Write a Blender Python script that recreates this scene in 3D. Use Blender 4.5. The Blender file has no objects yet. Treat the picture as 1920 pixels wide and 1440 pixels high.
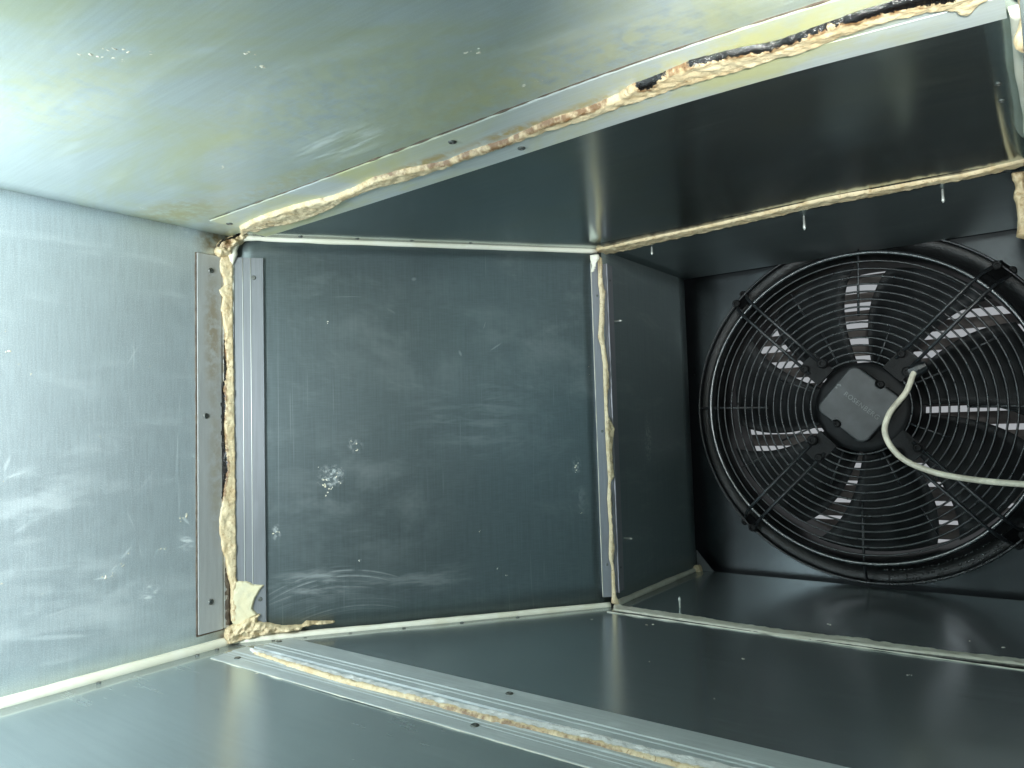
import bpy, bmesh, math, random
import numpy as np
from mathutils import Vector, Matrix, noise

# ------------------------------------------------------------------ camera, world, lamps, exposure
SC = bpy.context.scene
COL = SC.collection
R = math.radians

cam_data = bpy.data.cameras.new("camera")
cam_data.sensor_width = 36.0
cam_data.lens = 25.89
cam_data.clip_start = 0.01
cam_data.clip_end = 50.0
cam = bpy.data.objects.new("camera", cam_data)
cam.location = (0.98965, -0.62698, 0.29853)
cam.rotation_euler = (1.63183, 0.02949, 0.64038)
COL.objects.link(cam)
SC.camera = cam

world = bpy.data.worlds.new("World")
SC.world = world
world.use_nodes = True
world.node_tree.nodes["Background"].inputs["Color"].default_value = (0.75, 0.85, 1.0, 1)
world.node_tree.nodes["Background"].inputs["Strength"].default_value = 0.03


def lamp(name, kind, loc, aim, energy, color, size=0.1):
    d = bpy.data.lights.new(name, kind)
    d.energy = energy
    d.color = color
    if kind == 'AREA':
        d.shape = 'DISK'
        d.size = size
    else:
        d.shadow_soft_size = size
    o = bpy.data.objects.new(name, d)
    o.location = loc
    o.rotation_euler = (Vector(aim) - Vector(loc)).to_track_quat('-Z', 'Y').to_euler()
    COL.objects.link(o)
    return o


lamp("left_light", 'AREA', (0.23, -0.75, 0.36), (0.0, -0.53, 0.39), 11.0, (0.89, 0.985, 1.0), 0.22)  # area light added in place of the unknown source at left
lamp("phone_light", 'POINT', (1.00, -0.64, 0.35), (0, 0, 0), 3.4, (0.95, 1.0, 0.98), 0.015)
joint_fill = lamp("joint_fill", 'SPOT', (0.99, -0.42, 0.42), (0.89, 0.0, 0.60), 30.0, (0.97, 1.0, 0.96), 0.02)  # added spot, brightens the ceiling joint at upper right
joint_fill.data.spot_size = R(75)
joint_fill.data.spot_blend = 0.9

SC.render.engine = 'CYCLES'
SC.cycles.use_denoising = True
SC.cycles.max_bounces = 10
SC.cycles.glossy_bounces = 8
SC.cycles.sample_clamp_indirect = 6.0
SC.view_settings.view_transform = 'Standard'
SC.view_settings.look = 'None'
SC.view_settings.exposure = 0.0
SC.view_settings.gamma = 1.0

# ------------------------------------------------------------------ traced outlines (metres, in each surface's own frame)
D = {
    'near_wall': [(-0.0127, 0.5683),(-0.0158, 0.5551),(-0.0151, 0.5456),(-0.0091, 0.5342),(-0.0077, 0.5255),(-0.0175, 0.5167),(-0.0145, 0.5098),(-0.01, 0.5061),(-0.0147, 0.4859),(-0.011, 0.4774),(-0.0103, 0.4663),(-0.0065, 0.4562),(-0.0089, 0.4402),(-0.0075, 0.4245),(-0.0046, 0.3992),(-0.0092, 0.3826),(-0.0101, 0.3637),(-0.0109, 0.3441),(-0.0095, 0.3277),(-0.0089, 0.2988),(-0.009, 0.2855),(-0.0113, 0.2678),(-0.0069, 0.252),(-0.01, 0.2328),(-0.0131, 0.206),(-0.0161, 0.1932),(-0.0184, 0.1773),(-0.0192, 0.1629),(-0.0156, 0.1503),(-0.0142, 0.1349),(-0.0084, 0.1227),(-0.0055, 0.104),(-0.0048, 0.094),(-0.0012, 0.082),(-0.0008, 0.0325),(0.0081, 0.0211),(0.0084, 0.0577),(0.0078, 0.09),(0.0076, 0.1733),(0.0074, 0.2669),(0.0065, 0.3614),(0.0055, 0.4408),(0.0052, 0.521),(0.0055, 0.5703)],
    'near_wall_black': [(-0.0088, 0.4513),(-0.0066, 0.4403),(-0.0075, 0.4205),(-0.0038, 0.4008),(-0.0062, 0.3834),(-0.0085, 0.3708),(-0.0064, 0.3457),(-0.0088, 0.3144),(-0.0075, 0.2909),(-0.0039, 0.2519),(-0.007, 0.2381),(-0.0116, 0.2075),(-0.0153, 0.2078),(-0.0144, 0.237),(-0.015, 0.2757),(-0.0176, 0.3379),(-0.0183, 0.3614),(-0.0152, 0.3708),(-0.0099, 0.3834),(-0.0091, 0.4007),(-0.0105, 0.4244)],
    'near_corner_top': [(-0.0225, 0.5745),(-0.0187, 0.5844),(-0.0127, 0.5923),(-0.0013, 0.5986),(0.0118, 0.6034),(0.0227, 0.6138),(0.0321, 0.6159),(0.0368, 0.6091),(0.0281, 0.5981),(0.0171, 0.5879),(0.0055, 0.5792),(0.0039, 0.5662),(-0.0022, 0.5687),(-0.0158, 0.5641),(-0.021, 0.5683)],
    'near_corner_brown': [(-0.0191, 0.5817),(-0.013, 0.5903),(-0.004, 0.593),(0.0013, 0.5889),(-0.0033, 0.5803),(-0.0079, 0.5734),(-0.0154, 0.5757)],
    'near_corner_black': [(-0.0202, 0.5795),(-0.0157, 0.5887),(-0.0082, 0.5944),(0.0009, 0.5964),(0.0085, 0.6022),(0.0178, 0.609),(0.0256, 0.6141),(0.024, 0.609),(0.0131, 0.5995),(0.0039, 0.5927),(-0.0037, 0.591),(-0.0128, 0.5859),(-0.0173, 0.5775)],
    'near_ceiling': [(0.0278, 0.0035),(0.0673, -0.0067),(0.071, 0.0049),(0.0967, -0.0014),(0.1428, 0.0097),(0.1781, 0.0114),(0.2311, 0.0055),(0.2692, -0.0044),(0.3286, -0.0106),(0.378, -0.0033),(0.4377, -0.0012),(0.4733, -0.0043),(0.5293, -0.0041),(0.5525, -0.0059),(0.5904, -0.006),(0.6312, -0.0014),(0.68, -0.0065),(0.7144, -0.0062),(0.7394, -0.0075),(0.7839, -0.0053),(0.8107, -0.0075),(0.8346, -0.0062),(0.8605, -0.0106),(0.88, -0.0152),(0.905, -0.0199),(0.9308, -0.0154),(0.9451, -0.0065),(0.9451, -0.0),(0.9522, 0.0076),(0.9566, -0.0005),(0.9651, -0.0098),(0.9703, -0.0173),(0.9851, -0.0186),(0.9816, -0.0428),(0.9522, -0.0532),(0.9371, -0.0401),(0.9183, -0.042),(0.8885, -0.0408),(0.8668, -0.0374),(0.8225, -0.0316),(0.7891, -0.0401),(0.7547, -0.0436),(0.7203, -0.0364),(0.6931, -0.0348),(0.6743, -0.0254),(0.6426, -0.0206),(0.6019, -0.0235),(0.5802, -0.021),(0.5372, -0.0145),(0.4812, -0.0164),(0.4479, -0.0125),(0.3998, -0.0251),(0.3512, -0.0315),(0.304, -0.0232),(0.2608, -0.0216),(0.229, -0.0283),(0.1928, -0.0319),(0.1462, -0.0334),(0.1016, -0.0305),(0.0654, -0.0244)],
    'near_ceiling_rim': [(0.2535, -0.0317),(0.3607, -0.0402),(0.4059, -0.0313),(0.4534, -0.0186),(0.4852, -0.0211),(0.5406, -0.019),(0.5824, -0.0242),(0.6444, -0.0237),(0.6952, -0.0388),(0.6915, -0.0317),(0.6389, -0.0143),(0.5996, -0.017),(0.5763, -0.0155),(0.532, -0.0076),(0.4761, -0.0104),(0.4445, -0.0088),(0.3973, -0.0226),(0.3499, -0.0302),(0.2415, -0.0222)],
    'near_ceiling_black': [(0.6964, -0.0394),(0.7012, -0.0268),(0.7079, -0.0243),(0.7191, -0.0323),(0.7336, -0.0383),(0.7503, -0.0417),(0.7781, -0.0369),(0.7962, -0.0344),(0.8089, -0.029),(0.8298, -0.0272),(0.8661, -0.0357),(0.9007, -0.0344),(0.9167, -0.0328),(0.9385, -0.0286),(0.9473, -0.0252),(0.9476, -0.0379),(0.9377, -0.0422),(0.9185, -0.045),(0.8992, -0.0458),(0.8683, -0.0452),(0.8288, -0.038),(0.8077, -0.0425),(0.7816, -0.0461),(0.7641, -0.0506),(0.7496, -0.0512),(0.7286, -0.0502),(0.717, -0.045)],
    'near_ceiling_black2': [(0.3937, -0.0338),(0.4322, -0.0256),(0.4691, -0.0222),(0.4959, -0.0222),(0.4906, -0.0168),(0.4627, -0.0149),(0.4252, -0.0182),(0.3861, -0.0263)],
    'near_floor': [(0.0849, -0.0204),(0.1595, -0.0264),(0.2827, -0.0318),(0.3795, -0.0278),(0.4397, -0.0278),(0.508, -0.0277),(0.567, -0.0248),(0.6152, -0.0217),(0.6911, -0.0218),(0.726, -0.022),(0.8086, -0.0221),(0.8962, -0.0211),(0.8964, 0.0051),(0.8257, 0.0053),(0.7564, 0.0047),(0.6557, -0.0014),(0.6026, -0.0007),(0.5296, -0.0058),(0.4517, -0.0093),(0.3621, -0.0105),(0.2594, -0.0121),(0.1337, -0.0077),(0.0533, -0.0076)],
    'near_floor_up': [(0.0264, 0.0067),(0.1084, 0.0107),(0.2397, 0.0047),(0.3464, 0.0052),(0.4391, 0.0054),(0.5195, 0.0082),(0.5946, 0.0127),(0.6498, 0.0103),(0.7527, 0.0155),(0.8233, 0.0154),(0.895, 0.0162),(0.8969, -0.013),(0.8069, -0.0162),(0.7233, -0.0155),(0.6884, -0.016),(0.6115, -0.0156),(0.5634, -0.0195),(0.5037, -0.0222),(0.4344, -0.022),(0.3747, -0.0229),(0.2736, -0.0241),(0.1497, -0.0194),(0.0636, -0.0161)],
    'near_floor_rust': [(0.3801, -0.0283),(0.4146, -0.026),(0.4372, -0.0249),(0.5052, -0.0241),(0.5656, -0.0226),(0.6135, -0.0187),(0.665, -0.0212),(0.6913, -0.0221),(0.694, -0.0278),(0.668, -0.0271),(0.6177, -0.0259),(0.5706, -0.0299),(0.5121, -0.0329),(0.4445, -0.033),(0.3837, -0.0319)],
    'far_wall': [(-0.011, 0.5881),(-0.011, 0.5624),(-0.0121, 0.5404),(-0.0093, 0.5233),(-0.0106, 0.4977),(-0.0127, 0.4776),(-0.0165, 0.4484),(-0.0113, 0.4333),(-0.0081, 0.4018),(-0.0085, 0.3694),(-0.0083, 0.3272),(-0.0085, 0.2978),(-0.0079, 0.263),(-0.006, 0.2061),(-0.0098, 0.1772),(-0.0075, 0.1278),(-0.0111, 0.08),(-0.006, 0.0654),(-0.0071, 0.0203),(-0.009, 0.0058),(0.0061, 0.0),(-0.0001, 0.0193),(-0.0018, 0.0544),(-0.003, 0.0773),(0.0002, 0.0936),(-0.0019, 0.1228),(-0.003, 0.1476),(-0.0025, 0.2041),(0.0051, 0.2143),(0.003, 0.2438),(0.0027, 0.2608),(0.0103, 0.2937),(0.0016, 0.3101),(-0.0029, 0.3155),(-0.0024, 0.3487),(0.0021, 0.3677),(0.0013, 0.3993),(-0.0024, 0.421),(-0.0057, 0.4507),(-0.002, 0.5028),(0.0016, 0.5269),(-0.0047, 0.5456),(-0.0028, 0.5843)],
    'far_drip': [(-0.0279, 0.5876),(-0.016, 0.5908),(-0.0153, 0.5808),(-0.0205, 0.5712),(-0.0246, 0.5581),(-0.0269, 0.5588),(-0.024, 0.5708),(-0.0272, 0.5787)],
    'far_ceiling': [(0.3548, 0.4863),(0.3678, 0.4933),(0.4387, 0.4875),(0.4911, 0.4789),(0.539, 0.474),(0.593, 0.4692),(0.6684, 0.4611),(0.7452, 0.4502),(0.8053, 0.4555),(0.8567, 0.4529),(0.9084, 0.4556),(0.9592, 0.4499),(0.9743, 0.4456),(0.975, 0.4223),(0.9592, 0.4255),(0.9102, 0.4361),(0.8598, 0.4306),(0.8105, 0.4277),(0.7514, 0.4244),(0.6776, 0.4312),(0.6038, 0.4403),(0.5517, 0.444),(0.5069, 0.4447),(0.4599, 0.4456),(0.3888, 0.4508),(0.3745, 0.4524)],
    'far_floor': [(0.3892, 0.4395),(0.4561, 0.4381),(0.5165, 0.4357),(0.5942, 0.4322),(0.6698, 0.4286),(0.7541, 0.4342),(0.7817, 0.434),(0.8607, 0.4417),(0.9369, 0.4464),(1.0017, 0.4499),(1.0024, 0.4746),(0.9361, 0.4698),(0.8586, 0.4612),(0.7789, 0.4604),(0.7495, 0.4695),(0.7453, 0.4639),(0.6621, 0.4555),(0.5851, 0.4576),(0.5037, 0.4654),(0.4426, 0.4658),(0.3715, 0.4715)],
    'far_right': [(0.9581, 0.5956),(0.9586, 0.5868),(0.9611, 0.5822),(0.9612, 0.5749),(0.9592, 0.5687),(0.9589, 0.5634),(0.9611, 0.5543),(0.9613, 0.5397),(0.9604, 0.5253),(0.9583, 0.5158),(0.966, 0.5111),(0.9747, 0.5141),(0.9744, 0.5535),(0.9726, 0.5948)],
    'near_right': [(0.9825, 0.594),(0.9834, 0.5782),(0.9835, 0.5743),(0.9816, 0.5685),(0.9794, 0.5623),(0.9785, 0.5587),(0.9792, 0.5539),(0.9827, 0.5504),(0.9876, 0.5464),(0.9924, 0.5615),(0.992, 0.5903)],
    'smear': [(0.0055, 0.0924),(0.0113, 0.0888),(0.0231, 0.0879),(0.0326, 0.0825),(0.0489, 0.0804),(0.0422, 0.0733),(0.0354, 0.0623),(0.0309, 0.0473),(0.0404, 0.0373),(0.0293, 0.0345),(0.0182, 0.0256),(0.0116, 0.0232),(0.0022, 0.0286),(0.0024, 0.0583)],
    'corner_mess': [(-0.0083, 0.0229),(0.0106, 0.0294),(0.0215, 0.0345),(0.0318, 0.0366),(0.0436, 0.0408),(0.0376, 0.0299),(0.0575, 0.0227),(0.0709, 0.0183),(0.0995, 0.0171),(0.1064, 0.0219),(0.1239, 0.0203),(0.1501, 0.0178),(0.1454, 0.0151),(0.1025, 0.0138),(0.0994, 0.0094),(0.0574, 0.0081),(0.0213, 0.0033),(-0.0048, -0.0016),(-0.0177, -0.0032),(-0.0098, 0.0117)],
    'corner_rust': [(-0.0132, 0.0311),(-0.0096, 0.0248),(-0.0097, 0.0113),(-0.004, 0.0062),(-0.0069, 0.0013),(-0.0169, -0.0022),(-0.0147, 0.0103)],
    'tear': [(-0.0124, 0.1226),(-0.0065, 0.1219),(-0.0037, 0.1008),(0.0, 0.0888),(-0.0004, 0.0261),(-0.0129, 0.0237)],
    'w1_lines': [(-0.1284, 0.4352, -0.1551, 0.3891, 0.0005, 0.48),(-0.1269, 0.4295, -0.0897, 0.4309, 0.0004, 0.36),(-0.0598, 0.4309, -0.0742, 0.3754, 0.0005, 0.48),(-0.0734, 0.3792, -0.0798, 0.3156, 0.0005, 0.48),(-0.0798, 0.323, -0.0815, 0.2379, 0.0005, 0.48),(-0.1506, 0.2105, -0.1366, 0.1755, 0.0005, 0.48),(-0.1366, 0.1755, -0.1267, 0.1306, 0.0005, 0.42),(-0.2047, 0.3849, -0.2026, 0.3444, 0.0006, 0.3),(-0.1482, 0.3767, -0.1439, 0.3236, 0.0006, 0.3),(-0.294, 0.2571, -0.261, 0.2674, 0.0025, 0.3),(-0.2773, 0.2247, -0.255, 0.2383, 0.002, 0.3),(-0.2825, 0.1913, -0.2593, 0.2071, 0.003, 0.24),(-0.2914, 0.2631, -0.2835, 0.2874, 0.003, 0.24),(-0.1938, 0.1245, -0.1659, 0.1249, 0.0012, 0.6),(-0.1712, 0.1292, -0.1599, 0.1409, 0.002, 0.42),(-0.1599, 0.1409, -0.1408, 0.1621, 0.002, 0.36),(-0.0824, 0.1466, -0.0575, 0.1541, 0.0015, 0.36),(-0.1444, 0.2182, -0.1049, 0.265, 0.002, 0.15),(-0.2593, 0.0884, -0.2062, 0.0961, 0.002, 0.3),(-0.2866, 0.0734, -0.1807, 0.0543, 0.004, 0.24),(-0.2699, 0.0358, -0.187, 0.0328, 0.005, 0.24),(-0.0746, 0.1909, -0.0606, 0.1767, 0.003, 0.36)],
    'mw_lines': [(0.1367, 0.5108, 0.2057, 0.5129, 0.0004, 0.21),(0.0708, 0.6144, 0.0681, 0.0125, 0.0004, 0.15),(0.4743, 0.4426, 0.4626, 0.0851, 0.0003, 0.072),(0.1624, 0.0831, 0.1614, 0.0194, 0.0004, 0.18),(0.0904, 0.401, 0.0909, 0.2315, 0.0008, 0.072),(0.3887, 0.4599, 0.3955, 0.4775, 0.0005, 0.24),(0.3967, 0.4249, 0.4241, 0.4425, 0.002, 0.15),(0.3482, 0.4294, 0.3531, 0.4164, 0.003, 0.15),(0.2732, 0.5407, 0.2835, 0.5435, 0.004, 0.15),(0.2303, 0.4971, 0.251, 0.4846, 0.003, 0.072),(0.481, 0.0924, 0.4793, 0.041, 0.0005, 0.12)],
    'flakes': [(0.1246, 0.2526, 0.0029),(0.1293, 0.2483, 0.0035),(0.1384, 0.2269, 0.0052),(0.1336, 0.2199, 0.0046),(0.1462, 0.2193, 0.0041),(0.1414, 0.2122, 0.0046),(0.1512, 0.236, 0.0041),(0.1551, 0.231, 0.0035),(0.1582, 0.2244, 0.0029),(0.1342, 0.2061, 0.0035),(0.1465, 0.2419, 0.0023),(0.1839, 0.2829, 0.0029),(0.1862, 0.2738, 0.0035),(0.1767, 0.2865, 0.0023),(0.0649, 0.1575, 0.0046),(0.0634, 0.1639, 0.0023),(0.1238, 0.1322, 0.0023),(0.1184, 0.1294, 0.0029),(0.1301, 0.135, 0.0017),(0.3754, 0.137, 0.0017),(0.5426, 0.2354, 0.0035),(0.5403, 0.2249, 0.0029),(0.5696, 0.3993, 0.0012),(0.571, 0.3857, 0.0012),(0.1442, 0.471, 0.0023),(0.1866, 0.1037, 0.0023),(0.4026, 0.076, 0.0017),(0.4173, 0.0656, 0.0017),(0.5481, 0.1559, 0.0023)],
    'ceil_flakes': [(0.3934, -0.372, 0.0042),(0.4161, -0.3643, 0.0042),(0.4212, -0.3546, 0.0035),(0.3983, -0.3623, 0.0028),(0.4028, -0.3561, 0.0028),(0.4073, -0.35, 0.0028),(0.4331, -0.341, 0.0028),(0.4911, -0.2899, 0.0042),(0.4773, -0.2742, 0.0042),(0.6267, -0.1719, 0.0042),(0.6197, -0.1737, 0.0028),(0.6331, -0.0915, 0.0035),(0.6194, -0.0946, 0.0028),(0.0446, -0.1531, 0.0021),(0.1593, -0.099, 0.0021),(0.2501, -0.1664, 0.0035)],
    'wall_flakes': [(-0.2875, 0.4065, 0.0022),(-0.2905, 0.4316, 0.0014),(-0.2896, 0.2537, 0.0018),(-0.0707, 0.1905, 0.004),(-0.0746, 0.1858, 0.0032),(-0.262, 0.3811, 0.0014),(-0.2757, 0.3926, 0.0014),(-0.1049, 0.1513, 0.0018),(-0.0975, 0.1488, 0.0018),(-0.1777, 0.127, 0.0027),(-0.1679, 0.1266, 0.0022),(-0.1545, 0.1366, 0.0022),(-0.1477, 0.1493, 0.0018),(-0.1831, 0.3034, 0.0014),(-0.1196, 0.3987, 0.0014),(-0.2493, 0.1175, 0.0014),(-0.291, 0.1372, 0.0018)],
    'floor_flakes': [(0.3865, 0.3759, 0.0016),(0.553, 0.2348, 0.0016),(0.7001, 0.5227, 0.0028),(0.9115, 0.5207, 0.0033),(0.8745, 0.5291, 0.0016),(0.4799, 0.3979, 0.0028),(0.4737, 0.3908, 0.0022),(0.6497, 0.3059, 0.0022),(0.8305, 0.3436, 0.0022),(0.1537, -0.0622, 0.0033),(0.587, 0.1042, 0.0011),(0.6698, 0.1558, 0.0011)],
}


# ------------------------------------------------------------------ materials


class NT:
    def __init__(self, name):
        self.m = bpy.data.materials.new(name)
        self.m.use_nodes = True
        self.t = self.m.node_tree
        self.b = self.t.nodes["Principled BSDF"]
        self.uv = self.t.nodes.new("ShaderNodeTexCoord")

    def val(self, x, sock):
        if isinstance(x, (int, float)):
            sock.default_value = x
        elif isinstance(x, (tuple, list)):
            sock.default_value = tuple(x) if len(x) == 4 or sock.type == 'VECTOR' else tuple(x) + (1,)
        else:
            self.t.links.new(x, sock)

    def math(self, op, a, b=None, clamp=False):
        n = self.t.nodes.new("ShaderNodeMath")
        n.operation = op
        n.use_clamp = clamp
        self.val(a, n.inputs[0])
        if b is not None:
            self.val(b, n.inputs[1])
        return n.outputs[0]

    def mapping(self, scale=(1, 1, 1), rot=0.0, loc=(0, 0, 0), src="UV", kind='POINT'):
        n = self.t.nodes.new("ShaderNodeMapping")
        n.vector_type = kind
        self.t.links.new(self.uv.outputs[src], n.inputs[0])
        n.inputs["Location"].default_value = loc
        n.inputs["Rotation"].default_value = (0, 0, rot)
        n.inputs["Scale"].default_value = scale
        return n.outputs[0]

    def noise(self, vec, scale=1.0, detail=2.0, rough=0.5, dist=0.0):
        n = self.t.nodes.new("ShaderNodeTexNoise")
        self.t.links.new(vec, n.inputs["Vector"])
        n.inputs["Scale"].default_value = scale
        n.inputs["Detail"].default_value = detail
        n.inputs["Roughness"].default_value = rough
        n.inputs["Distortion"].default_value = dist
        return n.outputs[0]

    def ramp(self, x, lo, hi, a=0.0, b=1.0):
        n = self.t.nodes.new("ShaderNodeMapRange")
        n.interpolation_type = 'SMOOTHSTEP'
        self.val(x, n.inputs[0])
        n.inputs[1].default_value = lo
        n.inputs[2].default_value = hi
        n.inputs[3].default_value = a
        n.inputs[4].default_value = b
        return n.outputs[0]

    def mix(self, f, a, b):
        n = self.t.nodes.new("ShaderNodeMix")
        n.data_type = 'RGBA'
        self.val(f, n.inputs[0])
        self.val(a, n.inputs[6])
        self.val(b, n.inputs[7])
        return n.outputs[2]

    def bump(self, h, strength, dist=0.001):
        n = self.t.nodes.new("ShaderNodeBump")
        n.inputs["Strength"].default_value = strength
        n.inputs["Distance"].default_value = dist
        self.t.links.new(h, n.inputs["Height"])
        self.t.links.new(n.outputs[0], self.b.inputs["Normal"])

    def ellipse(self, u, v, ru, rv, rot=0.0, inner=0.2):
        """1 inside, 0 outside an ellipse on the UV plane"""
        vec = self.mapping(scale=(ru, rv, 1), rot=rot, loc=(u, v, 0), kind='TEXTURE')
        n = self.t.nodes.new("ShaderNodeVectorMath")
        n.operation = 'LENGTH'
        self.t.links.new(vec, n.inputs[0])
        return self.ramp(n.outputs["Value"], inner, 1.0, 1.0, 0.0)

    def arc(self, u, v, r, w, ru=1.0):
        vec = self.mapping(scale=(ru, 1, 1), loc=(u, v, 0), kind='TEXTURE')
        n = self.t.nodes.new("ShaderNodeVectorMath")
        n.operation = 'LENGTH'
        self.t.links.new(vec, n.inputs[0])
        d = self.math('ABSOLUTE', self.math('SUBTRACT', n.outputs["Value"], r))
        return self.ramp(d, 0.0, w, 1.0, 0.0), n.outputs["Value"]


def metal(name, col, rough, brush, weave=0.0, haze=0.0, haze_rot=0.0, haze_scale=(6, 22), patina=None,
          patina_amt=0.0, spangle=0.0, marks=(), arcs=(), scratches=0.0, rust=(), aniso=0.0, metallic=1.0, grain=0.14, lines=()):
    n = NT(name)
    br = n.noise(n.mapping(scale=(brush[0], brush[1], 1)), 1.0, 3.0, 0.6)
    fine = br
    if weave:
        wv = n.noise(n.mapping(scale=(brush[1] * 4, brush[0] * 1.1, 1)), 1.0, 2.0, 0.6)
        fine = n.math('ADD', n.math('MULTIPLY', br, 1 - weave), n.math('MULTIPLY', wv, weave))
    cloud = n.noise(n.mapping(), 3.3, 4.0, 0.6, 0.4)
    c = n.mix(n.ramp(fine, 0.3, 0.7), tuple(x * (1 - grain) for x in col), tuple(min(1, x * (1 + grain)) for x in col))
    if spangle:
        sp = n.noise(n.mapping(), 800.0, 2.0, 0.7)
        c = n.mix(n.math('MULTIPLY', n.ramp(sp, 0.42, 0.7), spangle), c, (0.92, 0.96, 0.97))
    rg = n.math('ADD', rough, n.math('MULTIPLY', n.math('SUBTRACT', fine, 0.5), 1.5 * grain))
    rg = n.math('ADD', rg, n.math('MULTIPLY', n.math('SUBTRACT', cloud, 0.5), 0.10))
    met = metallic
    if patina:
        pm = n.ramp(n.noise(n.mapping(scale=(1.0, 1.6, 1), loc=(0.3, 0.7, 0)), 4.2, 5.0, 0.62, 0.8), 0.40, 0.66)
        st = n.ramp(n.noise(n.mapping(scale=(7, 40, 1)), 1.0, 3.0, 0.6), 0.25, 0.75, 0.55, 1.0)
        pm = n.math('MULTIPLY', n.math('MULTIPLY', pm, st), patina_amt)
        c = n.mix(pm, c, patina)
    masks = []
    if haze:
        hz = n.noise(n.mapping(scale=(haze_scale[0], haze_scale[1], 1), rot=haze_rot), 1.0, 6.0, 0.68, 0.5)
        masks.append(n.math('MULTIPLY', n.ramp(hz, 0.50, 0.74), haze))
    for (u, v, ru, rv, rot, amt, su, sv, trot) in marks:
        e = n.ellipse(u, v, ru, rv, rot)
        t = n.ramp(n.noise(n.mapping(scale=(su, sv, 1), rot=trot, loc=(u * 3, v * 5, 0)), 1.0, 4.0, 0.65, 0.3), 0.42, 0.68)
        masks.append(n.math('MULTIPLY', n.math('MULTIPLY', e, t), amt))
    for (u, v, r, w, amt, eu, ev, eru, erv) in arcs:
        a, rad = n.arc(u, v, r, w)
        cmb = n.t.nodes.new("ShaderNodeCombineXYZ")
        n.t.links.new(n.math('MULTIPLY', rad, 260.0), cmb.inputs[0])
        st = n.ramp(n.noise(cmb.outputs[0], 1.0, 3.0, 0.7), 0.45, 0.68)
        br2 = n.ramp(n.noise(n.mapping(), 30.0, 3.0, 0.6), 0.3, 0.6)
        e = n.ellipse(eu, ev, eru, erv, 0.0, 0.3)
        masks.append(n.math('MULTIPLY', n.math('MULTIPLY', n.math('MULTIPLY', a, st), n.math('MULTIPLY', br2, e)), amt))
    for (u0, v0, u1, v1, w, amt) in lines:
        ln = math.hypot(u1 - u0, v1 - v0) / 2
        e = n.ellipse((u0 + u1) / 2, (v0 + v1) / 2, ln, w, math.atan2(v1 - v0, u1 - u0), 0.3)
        masks.append(n.math('MULTIPLY', e, amt))
    if scratches:
        for i, (rot, loc) in enumerate(((0.35, 0.1), (-0.5, 0.6), (1.25, 1.4), (1.62, 2.3))):
            s = n.noise(n.mapping(scale=(240, 4.5, 1), rot=rot, loc=(loc, loc * 2, 0)), 1.0, 1.0, 0.4)
            masks.append(n.math('MULTIPLY', n.ramp(s, 0.755, 0.80), scratches))
    if masks:
        tot = masks[0]
        for x in masks[1:]:
            tot = n.math('MAXIMUM', tot, x)
        c = n.mix(tot, c, (0.80, 0.85, 0.85))
        rg = n.math('ADD', rg, n.math('MULTIPLY', tot, 0.28))
        met = n.math('SUBTRACT', metallic, n.math('MULTIPLY', tot, 0.55))
    for (u, v, ru, rv, rcol, amt) in rust:
        e = n.ellipse(u, v, ru, rv, 0.0, 0.15)
        t = n.ramp(n.noise(n.mapping(), 60.0, 4.0, 0.65), 0.3, 0.62)
        f = n.math('MULTIPLY', n.math('MULTIPLY', e, t), amt)
        c = n.mix(f, c, rcol)
        met = n.math('MULTIPLY', met, n.math('SUBTRACT', 1.0, n.math('MULTIPLY', f, 0.8)))
    n.val(c, n.b.inputs["Base Color"])
    n.val(met, n.b.inputs["Metallic"])
    n.val(n.math('MAXIMUM', rg, 0.08), n.b.inputs["Roughness"])
    n.b.inputs["Anisotropic"].default_value = aniso
    n.bump(fine, 0.7 * grain, 0.0006)
    return n.m


ZINC = (0.46, 0.535, 0.55)
M = {}
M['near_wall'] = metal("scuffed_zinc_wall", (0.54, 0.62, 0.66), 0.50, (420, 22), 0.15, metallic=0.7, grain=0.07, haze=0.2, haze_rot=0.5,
                       haze_scale=(9, 34), spangle=0.45, scratches=0.25, lines=D['w1_lines'],
                       marks=((-0.22, 0.10, 0.20, 0.12, 0.2, 0.32, 7, 22, 0.35), (-0.25, 0.22, 0.10, 0.08, 0.6, 0.3, 14, 34, 0.75),
                              (-0.066, 0.155, 0.014, 0.022, 0.3, 0.9, 60, 160, 0.7), (-0.10, 0.06, 0.14, 0.07, 0.1, 0.28, 6, 22, 0.15),
                              (-0.12, 0.095, 0.02, 0.02, 0.6, 0.9, 70, 180, 0.6), (-0.066, 0.595, 0.05, 0.010, 0.0, 0.5, 60, 60, 0)),
                       rust=((-0.014, 0.588, 0.050, 0.030, (0.27, 0.19, 0.07), 1.0), (-0.006, 0.006, 0.02, 0.02, (0.2, 0.12, 0.05), 0.9)))
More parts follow.
